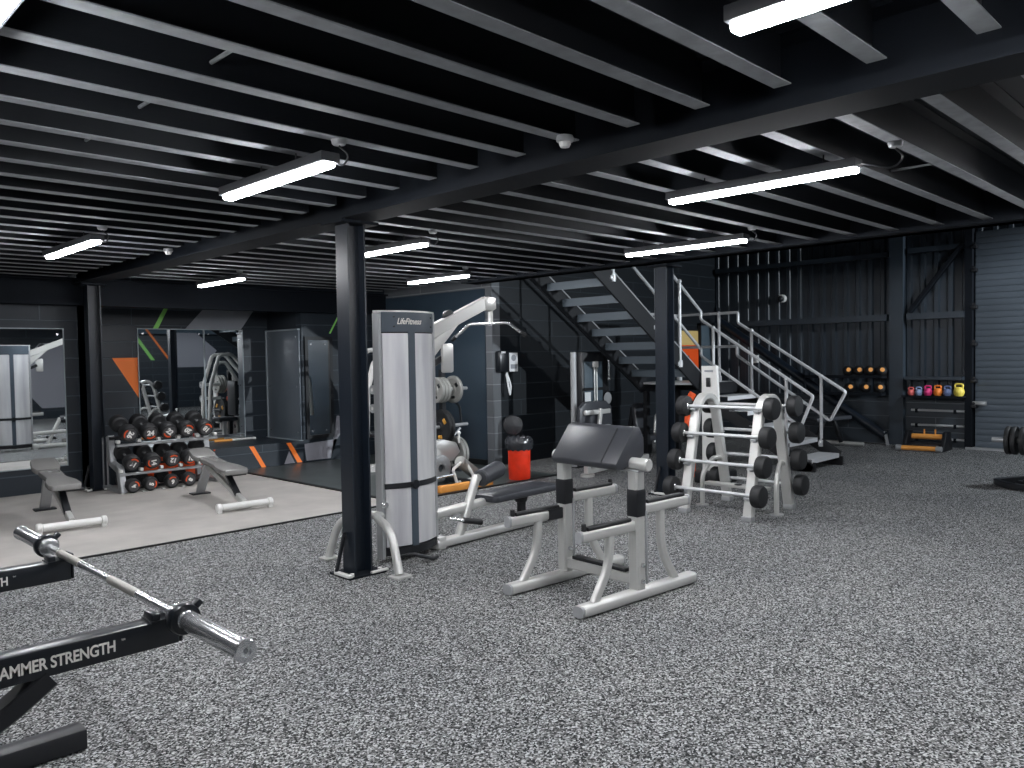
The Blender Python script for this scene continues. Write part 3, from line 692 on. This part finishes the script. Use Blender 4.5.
for s in (-1, 1):
    for k in range(4):
        z = 1.0-.255*k; x = Bx + s*(.175+.063*k+.05)
        if pb is None:
            pb = thing('fixed_barbell', '', 'barbell', (x, 3.83, z))
            MB(True).cyl((0, -.42, 0), (0, .42, 0), .016, n=14).build('bar', 'rail', pb)
            for q in (-1, 1):
                h = MB(True).lathe([(0, 0), (.075, 0), (.095, .01), (.1, .025), (.1, .08), (.09, .095), (.06, .1), (0, .1)], (0, q*.40, 0), (0, q, 0), 28).build('weight_head', 'rubber', pb)
                MB(True).lathe([(.03, 0), (.034, .008), (.03, .012), (0, .012)], (0, q*.392, 0), (0, q, 0), 18).build('head_ring', 'chrome', h)
            o = pb
        else: o = copy_tree(pb)
        o.location = (x, 3.81+.01*k, z); o.rotation_euler = (0, 0, .0)
        o['label'] = f'fixed barbell with black heads, {names[k]} rung on the ' + ('near side of the A frame rack' if s < 0 else 'stair side of the A frame rack')
        o['group'] = 'fixed barbells on the A frame rack'

# ================================================================== staircase
S = thing('staircase', 'open tread steel staircase turning up to the mezzanine with pale handrails', 'staircase', (9.0, 5.8, 0))
x0, x1 = 9.6, 10.45
def tread_y(y, z):
    m = MB(); m.bb(x0+.02, x1-.02, y, y+.27, z-.006, z, 0); m.bb(x0+.02, x1-.02, y-.006, y, z-.055, z); return m
for k in range(5): tread_y(4.34+.29*k, .16+.19*k).build('tread', 'trav', S)
for xs, dz in ((x0+.04, -.13), (x1+.02, -.02)):
    MB().rect([(xs, 4.36, .13+dz), (xs, 5.85, 1.03+dz)], .03, .17, up=(0, -.5, .86)).build('stringer', 'black', S)
    MB().prism([(4.30, 0), (4.62, 0), (4.62, .12), (4.30, .12)], (xs-.015, 0, 0), Y_, Z_, (.03, 0, 0)).build('stringer_foot', 'black', S)
    MB().cyl((xs-.03, 4.42, .12), (xs+.03, 4.42, .12), .022, n=12).build('stringer_bolt', 'chrome', S)
MB().bb(9.58, 10.49, 5.79, 6.87, 1.07, 1.10).build('landing_plate', 'trav', S)
MB().bb(9.56, 10.5, 5.78, 5.80, .95, 1.1).bb(9.56, 10.5, 6.86, 6.9, .95, 1.1).bb(10.47, 10.5, 5.8, 6.9, .95, 1.1).build('landing_frame', 'black', S)
for a, b in ((9.62, 5.84), (9.62, 6.82), (10.44, 6.82)): MB().bb(a-.035, a+.035, b-.035, b+.035, 0, .97).build('landing_leg', 'black', S)
# upper flight: climbs toward -X
for k in range(8):
    xx = 9.58-.295*(k+1); z = 1.1+.19*(k+1)
    m = MB(); m.bb(xx, xx+.30, 5.88, 6.84, z-.006, z); m.bb(xx+.294, xx+.30, 5.88, 6.84, z-.06, z); m.bb(xx, xx+.006, 5.88, 6.84, z-.10, z)
    m.build('tread', 'treaddark', S)
for ys in (5.86, 6.86):
    MB().rect([(9.62, ys, 1.05), (7.18, ys, 2.64)], .03, .25, up=(.5, 0, .86)).build('stringer', 'black', S)
    MB().rect([(9.62, ys-.016, 1.185), (7.18, ys-.016, 2.775)], .004, .018, up=(.5, 0, .86)).build('stringer_edge', 'silverd', S)
# handrails
def rail(pts, r=.021): MB().tube(fillet(pts, .03, 3), r, 10).build('handrail', 'rail', S)
rail([(9.6, 5.89, 2.08), (9.6, 5.89, 1.97), (9.6, 4.31, .95), (9.6, 4.47, .56), (9.6, 5.89, 1.47), (9.6, 5.89, 1.56)])
rail([(9.6, 5.89, 2.08), (8.6, 5.87, 2.73), (7.3, 5.87, 3.57)])
rail([(9.6, 5.89, 1.56), (8.55, 5.87, 2.24), (7.3, 5.87, 3.06)])
rail([(10.47, 6.84, 2.09), (10.47, 5.81, 2.09), (10.47, 5.81, 1.94), (10.47, 4.26, .97), (10.47, 4.47, .58), (10.47, 5.83, 1.47), (10.47, 5.83, 1.6), (10.47, 6.84, 1.6)])
rail([(10.47, 6.84, 2.09), (9.7, 6.85, 2.1), (8.6, 6.85, 2.75), (7.3, 6.85, 3.57)])
for x, y, za, zb in ((9.6, 4.66, .22, 1.16), (9.6, 5.70, .92, 1.85), (10.47, 4.59, .25, 1.17), (10.47, 5.60, .9, 1.82), (10.47, 6.12, 1.1, 2.09), (10.47, 6.80, 1.1, 2.09), (9.02, 5.85, 1.35, 2.46), (8.48, 5.85, 1.82, 2.80), (7.6, 5.85, 2.4, 3.4)):
    p = MB().cyl((x, y, za), (x, y, zb), .021, n=12).build('post', 'rail', S)
    MB().cyl((x, y, za-.02), (x, y, za+.07), .034, n=12).bb(x-.06, x+.04, y-.02, y+.02, za, za+.05, .006).build('post_clamp', 'rail', p)
    MB().sphere((x, y, zb), .03, n=12).build('rail_fitting', 'rail', p)

# diagonal steel brace by the far wall
r = thing('diagonal_brace', 'thick dark diagonal tube sloping down to the floor by the far wall column', 'steel brace', (13.2, 4.85, 0))
MB().tube([(13.12, 7.7, 2.12), (13.12, 4.72, .14)], .075, 16).build('tube', 'colsteel', r)
MB().rect([(13.12, 4.72, .22), (13.12, 4.68, 0)], .10, .02, up=Y_).build('foot', 'silverd', r)

# ================================================================== shelves on the far wall: balls and kettlebells
r = thing('ball_shelf', 'dark two level wall shelf holding the slam balls left of the far column', 'shelf', (13.2, 5.3, .78))
MB().bb(13.0, 13.2, 4.73, 6.0, .79, .82).build('shelf_board', 'steel', r); MB().bb(13.0, 13.2, 4.73, 6.0, 1.065, 1.095).build('shelf_board', 'steel', r)
MB().bb(13.0, 13.02, 4.73, 6.0, .82, .84).bb(13.0, 13.02, 4.73, 6.0, 1.095, 1.115).build('lip', 'steel', r)
MB().bb(13.0, 13.2, 5.98, 6.0, .79, 1.2).build('bracket', 'steel', r)
pbal = None
for i, (y, z) in enumerate(((5.30, 1.097), (5.125, 1.097), (4.95, 1.097), (4.77, 1.097), (5.27, .822), (5.02, .822), (4.80, .822))):
    if pbal is None:
        pbal = thing('slam_ball', '', 'ball', (0, 0, 0))
        MB(True).sphere((0, 0, .086), .086, n=24).build('ball', 'rubber', pbal)
        MB(True).lathe([(0, -.012), (.036, -.012), (.034, .004), (0, .007)], (-.072, -.041, .104), (-.85, -.48, .22), 18).build('logo_disc', 'amber', pbal)
        o = pbal
    else: o = copy_tree(pbal)
    o.location = (13.11, y, z)
    o['label'] = 'black slam ball with an orange disc, ' + ('upper shelf, ' if i < 4 else 'lower shelf, ') + ['leftmost', 'second from left', 'third from left', 'half hidden by the column', 'leftmost', 'middle', 'rightmost'][i]
    o['group'] = 'slam balls on the wall shelf'
r = thing('kettlebell_shelf', 'dark wall shelf with a row of coloured kettlebells beside the roller door', 'shelf', (13.2, 4.1, .74))
MB().bb(13.0, 13.36, 3.60, 4.43, .775, .80).build('shelf_board', 'steel', r)
MB().bb(12.99, 13.01, 3.60, 4.43, .772, .806).build('lip', 'steel', r)
for y, k, nm, s in ((4.34, 'pinkred', 'small coral', .72), (4.225, 'ltblue', 'small pale blue', .76), (4.095, 'magenta', 'magenta', .9), (3.955, 'korange', 'orange', .92), (3.82, 'kblue', 'slate blue', .88), (3.665, 'kyellow', 'large yellow', 1.1)):
    r = thing('kettlebell', f'{nm} kettlebell on the shelf beside the roller door', 'kettlebell', (13.15, y, .801), 0, 'kettlebells on the wall shelf')
    a = .07*s
    MB(True).lathe([(0, 0), (a*.7, 0), (a*.95, a*.5), (a, a*.9), (a*.85, a*1.4), (a*.5, a*1.75), (0, a*1.8)], (0, 0, 0), Z_, 22).build('bell', k, r)
    MB(True).tube(fillet([(0, -a*.62, a*1.4), (0, -a*.75, a*2.35), (0, a*.75, a*2.35), (0, a*.62, a*1.4)], a*.5, 5), a*.2, 10).build('handle', k, r)
for z in (.56, .33, .12):
    r = thing('storage_bar', f'steel bar lying along the wall under the kettlebells, ' + {.56: 'uppermost', .33: 'middle', .12: 'lowest'}[z] + ' of three', 'bar', (13.32, 4.1, z), 0, 'bars on the far wall')
    MB().cyl((13.342, 3.62, z), (13.342, 4.40, z), .018, n=10).build('shaft', 'rail', r)
    MB().bb(13.32, 13.36, 3.75, 3.79, z-.04, z+.02, .004).build('holder', 'steel', r)
    MB().bb(13.32, 13.36, 4.3, 4.34, z-.04, z+.02, .004).build('holder', 'steel', r)

# low stepper with orange rollers
r = thing('roller_bench', 'low black frame with two orange bars on the floor below the kettlebells', 'exercise frame', (12.7, 4.05, 0))
MB().cyl((12.55, 3.80, .05), (12.5, 4.26, .05), .035, n=14, bev=.004).build('foam_bar', 'amber', r)
MB().cyl((12.55, 3.72, .05), (12.55, 3.80, .05), .042, n=14, bev=.006).cyl((12.5, 4.26, .05), (12.5, 4.34, .05), .042, n=14, bev=.006).build('end_cap', 'silverd', r)
MB().cyl((12.86, 3.80, .20), (12.82, 4.22, .20), .04, n=14, bev=.004).build('foam_bar', 'amber', r)
MB().cyl((12.85, 3.9, .23), (12.85, 3.9, .31), .012, n=10).cyl((12.84, 4.05, .23), (12.84, 4.05, .31), .012, n=10).build('peg', 'amber', r)
for y in (3.75, 4.28): MB().prism([(12.62, 0), (13.05, 0), (12.98, .28), (12.78, .28)], (0, y-.03, 0), X_, Z_, (0, .06, 0), .01).build('side_panel', 'black', r)
MB().bb(12.66, 13.0, 3.8, 4.25, .04, .1, .01).build('deck', 'black', r)
# flat bench far back
r = thing('flat_bench', 'dark flat bench with a pale foot bar behind the foot of the stairs', 'bench', (12.5, 5.2, 0))
MB().cyl((12.6, 4.85, .05), (12.6, 5.45, .05), .03, n=14, bev=.005).build('foot_bar', 'silver', r)
MB().rect([(12.6, 5.2, .06), (12.55, 5.3, .40)], .06, .06).rect([(12.2, 5.45, .06), (12.4, 5.4, .4)], .06, .06).build('frame', 'black', r)
MB().box((12.5, 5.38, .44), (.9, .28, .06), rot=Matrix.Rotation(-.2, 3, 'Z'), bev=.015).build('pad', 'vinyl', r)

# plate loaded sled at the right edge
r = thing('weight_sled', 'black sled frame with black plates on its horn at the right edge', 'weight sled', (9.9, 2.1, 0))
MB().rect(fillet([(10.75, 2.0, .04), (9.95, 2.42, .04), (9.72, 2.24, .04), (9.45, 1.6, .04)], .09, 5), .06, .06).build('skid', 'black', r)
MB().rect([(10.35, 2.0, .04), (9.9, 1.7, .04), (9.35, 1.6, .04)], .06, .06).rect([(10.05, 2.2, .04), (9.55, 1.75, .04)], .05, .04).build('crossbar', 'black', r)
MB().rect([(9.95, 2.0, .06), (9.95, 2.0, .62)], .07, .07, up=X_).bb(9.82, 10.08, 1.88, 2.12, .07, .10, .006).build('upright', 'black', r)
MB().cyl((9.95, 1.95, .50), (9.95, 2.44, .50), .026, n=16).build('weight_horn', 'silverd', r)
for i, y in enumerate((2.26, 2.20, 2.12)):
    o = MB(); yy = y
    o.lathe([(.03, 0), (.05, -.006), (.06, .004), (.125, .004), (.13, -.004), (.15, -.004), (.155, .004), (.155, .032), (.15, .04), (.03, .04)], (9.95, yy, .50), Y_, 28)
    solo(o, 'weight_plate', ['rubber'], f'black weight plate on the sled at the right edge, {["outermost", "middle", "innermost"][i]} of three', 'weight plate', 'plates on the sled')

# ================================================================== bin, dispenser, sticks
r = thing('pedal_bin', 'orange red bin lined with a black bag by the block wall', 'bin', (6.92, 6.80, .008))
bxx, byy = 6.92, 6.80
MB().lathe([(0, 0), (.128, 0), (.133, .01), (.140, .47), (.132, .48), (0, .48)], (bxx, byy, .008), Z_, 32).build('bin_body', 'binred', r)
m = MB(); n = 48; rings = []
for z, rr, am in ((.37, .150, .012), (.41, .163, .020), (.45, .166, .024), (.49, .158, .020), (.525, .140, .014), (.50, .11, .008), (.44, .09, .004)):
    rings.append([m.bm.verts.new((bxx+(rr+am*.6*math.sin(k*2.7+z*85))*math.cos(2*PI*k/n), byy+(rr+am*.6*math.sin(k*2.7+z*85))*math.sin(2*PI*k/n), z+.008*math.sin(k*1.7+z*30))) for k in range(n)])
for a, b in zip(rings, rings[1:]):
    for k in range(n): m.bm.faces.new((a[k], a[(k+1) % n], b[(k+1) % n], b[k]))
m.build('bin_bag', 'bag', r, sharp=80)
MB().lathe([(0, 0), (.125, 0), (.129, .008), (.115, .03), (.05, .045), (0, .047)], (6.97, 6.95, .655), (-.62, -.75, .1), 30).build('bin_lid', 'black', r)

r = thing('soap_dispenser', 'black wall dispenser with a white notice above the red bin', 'dispenser', (7.85, 7.86, 1.3))
MB().box((7.83, 7.86, 1.44), (.26, .12, .30), bev=.03).build('dispenser_body', 'blackg', r)
nt_ = MB().bb(7.87, 8.03, 7.79, 7.796, 1.30, 1.56).build('notice', 'paper', r)
MB().lathe([(0, 0), (.045, 0), (.045, .002), (0, .002)], (7.95, 7.79, 1.49), (0, -1, 0), 20).bb(7.89, 8.01, 7.787, 7.79, 1.34, 1.40).build('printed_mark', 'greypaint', nt_)
MB().bb(7.72, 7.80, 7.795, 7.80, 1.555, 1.58).build('label_strip', 'paper', r)
MB().tube(fillet([(7.85, 7.84, 1.27), (7.83, 7.78, 1.1), (7.85, 7.77, .98), (7.87, 7.79, .99), (7.88, 7.78, 1.1), (7.86, 7.84, 1.29)], .04), .013, 8).build('paper_strip', 'paper', r)
r.location.x -= .10

# ================================================================== plate tree and leg machine behind the tower
dx, dy = .28, .36
r = thing('plate_tree', 'black plate storage tree standing behind the silver tower', 'plate tree', (6.83, 8.11, 0))
MB().rect([(6.90, 8.21, .05), (6.90, 8.21, 1.35)], .07, .07, up=X_).build('upright', 'black', r)
MB().rect([(6.6, 8.21, .03), (7.35, 8.21, .03)], .07, .05).rect([(6.90, 7.86, .03), (6.90, 8.56, .03)], .07, .05).build('base', 'black', r)
MB().tube(fillet([(6.94, 8.20, .98), (7.2, 8.20, .86), (7.22, 8.20, .62)], .08), .016, 10).build('brace', 'black', r)
MB().tube([(6.94, 8.20, .34), (7.2, 8.20, .54)], .016, 10).build('brace', 'silverd', r)
for z in (1.08, .59, .20):
    MB().cyl((6.62, 8.10, z), (7.24, 8.10, z+.01), .024, n=14).build('plate_horn', 'silverd', r)
def plate(x, y, z, rad, k, label, gold=False):
    t = thing('weight_plate', label, 'weight plate', (x, y, z), 0, 'plates on the storage tree')
    MB(True).lathe([(.027, -.004), (.06, -.004), (.066, .006), (rad*.72, .006), (rad*.78, -.003), (rad*.96, -.003), (rad, .004), (rad, .036), (rad*.96, .043), (.027, .043)], (0, 0, 0), X_, 32).build('disc', k, t)
    for j in range(3):
        a = j*2.1+.4
        MB(True).box((.002, rad*.66*math.cos(a)*.86, rad*.66*math.sin(a)*.86), (.014, rad*.32, rad*.20), rot=Matrix.Rotation(a+PI/2, 3, 'X'), bev=.004).build('gold_letter_mark' if gold else 'grip_slot', 'gold' if gold else 'black', t)
for i, x in enumerate((6.68, 6.735, 6.79, 6.98)):
    plate(x, 8.10, 1.08, .17 if i < 3 else .185, 'plategrey', ['grey weight plate facing front on the top horn of the storage tree', 'grey plate second on the top horn of the storage tree', 'grey plate third on the top horn of the storage tree', 'grey plate alone beyond the upright on the top horn'][i])
for i, x in enumerate((6.74, 6.79)):
    plate(x, 8.10, .59, .235, 'rubber', ['black plate with gold marks on the middle horn of the storage tree', 'black plate second on the middle horn of the storage tree'][i], True)
for i, x in enumerate((6.98, 7.035)):
    plate(x, 8.10, .225, .22, 'plategrey', ['grey plate nearest the upright on the low horn of the storage tree', 'grey plate outermost on the low horn of the storage tree'][i])

r = thing('leg_machine', 'silver plate loaded leg machine half hidden behind the tower, orange base bar', 'gym machine', (5.6, 7.2, .008))
MB().bb(5.60, 6.40, 6.72, 6.80, .01, .085, .008).build('orange_base', 'amber', r)
MB().rect([(5.5, 7.5, .05), (6.4, 7.45, .05)], .08, .08).rect([(5.55, 6.80, .05), (5.55, 7.6, .05)], .08, .08).rect([(6.1, 6.76, .07), (6.1, 7.6, .07)], .06, .06).build('base_frame', 'black', r)
MB().prism([(5.75, .28), (5.85, .48), (6.12, .53), (6.32, .48), (6.38, .36), (6.25, .26), (6.05, .28)], (0, 7.26, 0), X_, Z_, (0, .12, 0), .02).build('cam_shroud', 'silver', r)
MB().lathe([(.05, 0), (.14, 0), (.16, .02), (.14, .04), (.05, .04)], (6.02, 7.2, .2), Y_, 28).build('cam_wheel', 'silverd', r)
MB().cyl((6.10, 6.98, .30), (6.40, 7.05, .12), .07, n=22, bev=.012).build('shin_roller', 'plategrey', r)
MB().tube(fillet([(6.02, 6.93, .05), (5.96, 6.93, .22), (6.10, 6.95, .28)], .03), .018, 10).tube([(6.04, 6.93, .06), (6.30, 6.93, .08)], .018, 10).tube([(6.30, 6.93, .08), (6.19, 6.95, .26)], .018, 10).build('roller_frame', 'white', r)
MB().tube([(5.62, 6.95, .14), (6.0, 6.93, .16)], .016, 10).cyl((5.62, 6.95, .14), (5.60, 6.95, .14), .03, n=12).build('lever', 'chrome', r)
MB().cyl((6.30, 7.2, .48), (6.30, 7.2, .60), .012, n=10).sphere((6.30, 7.2, .60), .022, n=12).build('selector_pin', 'white', r)

r = thing('press_machine', 'white tubular press machine behind the tower, seen only in the dark mirrors', 'gym machine', (6.48, 8.54, .008))
for yy in (8.4, 8.68):
    MB().tube(fillet([(6.08, yy, .05), (6.13, yy, 1.1), (6.30, yy, 1.62), (6.53, yy, 1.64), (6.90, yy, 1.2), (6.94, yy, .6)], .06, 3), .032, 12).build('side_frame', 'white', r)
MB().tube(fillet([(6.14, 8.54, .05), (6.18, 8.54, 1.05), (6.33, 8.54, 1.48), (6.48, 8.54, 1.5), (6.73, 8.54, 1.1)], .06, 3), .03, 12).build('inner_frame', 'white', r)
for zz in (.85, 1.1):
    MB().cyl((6.12, 8.3, zz), (6.48, 8.3, zz), .028, n=12).build('handle', 'white', r)
    MB().lathe([(.02, 0), (.06, 0), (.06, .03), (.02, .03)], (6.12, 8.3, zz), X_, 18).build('collar', 'silverd', r)
MB().rect([(6.08, 8.54, .04), (6.98, 8.54, .04)], .08, .07).rect([(6.12, 8.3, .04), (6.12, 8.75, .04)], .08, .07).build('base_frame', 'white', r)
MB().box((6.43, 8.54, .48), (.36, .34, .07), bev=.02).build('seat_pad', 'vinyl', r)
MB().box((6.60, 8.54, .85), (.07, .3, .62), bev=.02).build('back_pad', 'vinyl', r)
MB().rect([(6.43, 8.54, .07), (6.43, 8.54, .45)], .07, .07, up=X_).build('seat_post', 'white', r)
r.location.y += .42

# ================================================================== machines under the stairs
r = thing('cable_machine', 'dark cable machine with a silver post under the stairs', 'gym machine', (8.4, 7.1, 0))
MB().cyl((8.08, 6.9, .02), (8.08, 6.9, 1.55), .042, n=18).build('post', 'silverd', r)
MB().bb(8.36, 8.93, 6.98, 7.12, .1, 1.56, .03).build('tower_housing', 'black', r)
MB().bb(8.39, 8.78, 6.965, 6.98, .55, 1.42, .004).build('window_panel', 'bluegrey', r)
MB().bb(8.37, 8.9, 6.95, 6.98, 1.02, 1.06).build('cross_band', 'black', r)
for xx in (8.57, 8.62): MB().cyl((xx, 6.94, .5), (xx, 6.94, 1.42), .010, n=8).build('guide_rod', 'silver', r)
MB().bb(8.55, 8.64, 6.92, 6.96, 1.34, 1.42, .006).build('weight_cap', 'white', r)
MB().bb(8.38, 8.50, 6.952, 6.96, .62, 1.0).build('instruction_card', 'paper', r)
MB().lathe([(0, 0), (.08, 0), (.085, .012), (0, .02)], (8.86, 6.95, .90), (0, -1, 0), 24).build('pulley', 'silverd', r)
MB().tube([(8.82, 6.88, 1.54), (8.82, 6.88, 1.2)], .014, 8).sphere((8.82, 6.88, 1.18), .03, n=12).build('cable_handle', 'chrome', r)
MB().prism([(7.86, .40), (8.56, .40), (8.54, .82), (8.42, .90), (8.0, .90), (7.88, .82)], (0, 6.62, 0), X_, Z_, (0, .07, 0), .02).build('seat_back', 'vinyl', r)
for zz in (.52, .73): MB().bb(7.93, 8.45, 6.57, 6.62, zz, zz+.06, .008).build('support_bar', 'silver', r)
MB().rect([(8.14, 6.55, .40), (8.24, 6.57, .80)], .05, .04, up=Y_).build('seat_post', 'silver', r)
MB().rect([(7.62, 6.30, .04), (7.62, 6.30, .26)], .07, .07, up=X_).cyl((7.62, 6.3, 0), (7.62, 6.3, .03), .09, n=18).bb(7.5, 7.75, 6.24, 6.36, .2, .3, .02).build('foot_post', 'silver', r)
MB().rect([(7.65, 6.3, .06), (8.95, 6.35, .12)], .07, .06).rect([(8.20, 6.3, .1), (8.15, 6.55, .42)], .05, .05).rect([(7.7, 6.3, .25), (8.05, 6.4, .33)], .06, .06).build('base_tube', 'silver', r)
MB().bb(7.85, 8.3, 6.38, 6.6, .33, .39, .02).build('seat_pad', 'vinyl', r)
MB().rect([(8.08, 6.9, .04), (8.9, 6.95, .04)], .1, .08).build('tower_base', 'black', r)

r = thing('incline_press', 'dark inclined seat machine in shadow beside the second column', 'gym machine', (10.0, 7.25, 0))
MB().prism([(0, 0), (.34, 0), (.31, .44), (.27, .5), (.09, .5), (.05, .44)], (9.78, 7.1, .28), X_, V((.1, .25, .95)).normalized(), (0, .08, 0), .02).build('back_pad', 'vinyl', r)
MB().box((9.92, 7.0, .26), (.4, .3, .08), bev=.02).build('seat_pad', 'vinyl', r)
MB().tube(fillet([(10.2, 7.1, .15), (10.28, 7.12, .56), (10.47, 7.14, .62)], .05), .022, 10).build('lever_arm', 'silver', r)
MB().cyl((10.16, 7.0, .28), (10.22, 7.0, .28), .05, n=16).build('pivot', 'silverd', r)
MB().rect([(9.93, 6.98, .05), (9.93, 7.5, .05)], .07, .07).rect([(9.93, 7.0, .05), (9.93, 7.0, .24)], .07, .07, up=X_).rect([(9.68, 7.45, .05), (10.18, 7.45, .05)], .07, .07).rect([(9.93, 7.4, .05), (9.95, 7.3, .7)], .07, .07, up=X_).build('base_frame', 'black', r)

# totem with slot behind the barbell rack, items behind the stairs
r = thing('sign_totem', 'white upright sign board with a dark slot behind the barbell rack', 'sign', (8.2, 4.85, 0))
MB().prism([(0, 0), (.24, 0), (.19, 1.22), (0.0, 1.22)], (8.12, 4.98, .14), V((.12, -.99, 0)), Z_, (.04, 0, 0), .006).build('board', 'white', r)
MB().box((8.118, 4.89, 1.17), (.02, .055, .11), bev=.009).build('slot', 'black', r)
MB().bb(8.122, 8.15, 4.86, 4.91, .84, .88).bb(8.122, 8.15, 4.86, 4.91, .90, .93).bb(8.122, 8.15, 4.84, 4.94, 1.29, 1.31).build('printed_mark', 'greypaint', r)
MB().bb(8.02, 8.4, 4.68, 5.03, 0, .14, .02).build('base', 'black', r)
r = solo(MB().tube(fillet([(8.32, 5.22, 1.03), (8.26, 5.27, .9), (8.34, 5.29, .78), (8.26, 5.26, .68), (8.34, 5.25, .56), (8.28, 5.22, .02)], .08, 6), .045, 12), 'resistance_tube', 'orangeflex', 'orange tube hanging behind the white sign board', 'resistance band')
r = thing('wall_banner', 'orange banner with a tan header on the wall behind the stairs', 'banner', (12.2, 7.85, .9))
MB().bb(12.12, 12.72, 7.86, 7.89, 1.66, 1.92, .004).build('header', 'wood', r)
MB().prism([(12.14, 1.66), (12.72, 1.66), (12.72, .95), (12.45, 1.15)], (0, 7.86, 0), X_, Z_, (0, .02, 0)).build('cloth', 'orangeflex', r)
r = thing('doorway_panel', 'pale blue grey door panel in the shadow beside the orange banner', 'door', (12.8, 7.86, .9))
MB().bb(12.78, 13.15, 7.85, 7.89, .95, 2.02, .004).build('door_leaf', 'bluegrey', r)
MB().bb(12.74, 12.78, 7.83, 7.89, .9, 2.06).bb(13.15, 13.19, 7.83, 7.89, .9, 2.06).bb(12.74, 13.19, 7.83, 7.89, 2.02, 2.06).build('frame', 'black', r)
r = thing('socket_box', 'small white electrical box on the dark wall behind the handrails', 'socket', (13.3, 7.1, 1.3))
MB().bb(13.30, 13.36, 7.0, 7.14, 1.32, 1.46, .01).build('box', 'white', r)
MB().bb(13.29, 13.30, 7.03, 7.11, 1.35, 1.43, .002).build('face_plate', 'silverd', r)

# ================================================================== world, camera, output look
wd = bpy.data.worlds.new('dim_room'); sc.world = wd; wd.use_nodes = True
wd.node_tree.nodes['Background'].inputs[0].default_value = (.35, .5, .65, 1); wd.node_tree.nodes['Background'].inputs[1].default_value = .05
cam = bpy.data.cameras.new('camera'); co = bpy.data.objects.new('camera', cam); C.objects.link(co); sc.camera = co
cam.sensor_width = 36; cam.lens = 795.2/1024*36; cam.clip_start = .02
yaw, pitch, roll = (math.radians(a) for a in (44.93, 1.938, -.977))
f0 = V((math.cos(yaw), math.sin(yaw), 0)); r0 = V((math.sin(yaw), -math.cos(yaw), 0))
F = f0*math.cos(pitch) - Z_*math.sin(pitch); U0 = Z_*math.cos(pitch) + f0*math.sin(pitch)
Rr = r0*math.cos(roll) + U0*math.sin(roll); U = U0*math.cos(roll) - r0*math.sin(roll)
mw = Matrix((Rr, U, -F)).transposed().to_4x4(); mw.translation = V((0, 0, 1.5)); co.matrix_world = mw
vs = sc.view_settings; sc.display_settings.display_device = 'sRGB'
vs.view_transform = 'Standard'; vs.look = 'None'; vs.exposure = .4; vs.gamma = 1; vs.use_curve_mapping = False
sc.cycles.use_denoising = True; sc.cycles.max_bounces = 8; sc.cycles.diffuse_bounces = 4; sc.cycles.glossy_bounces = 5
sc.cycles.use_light_tree = True; sc.cycles.sample_clamp_indirect = 6
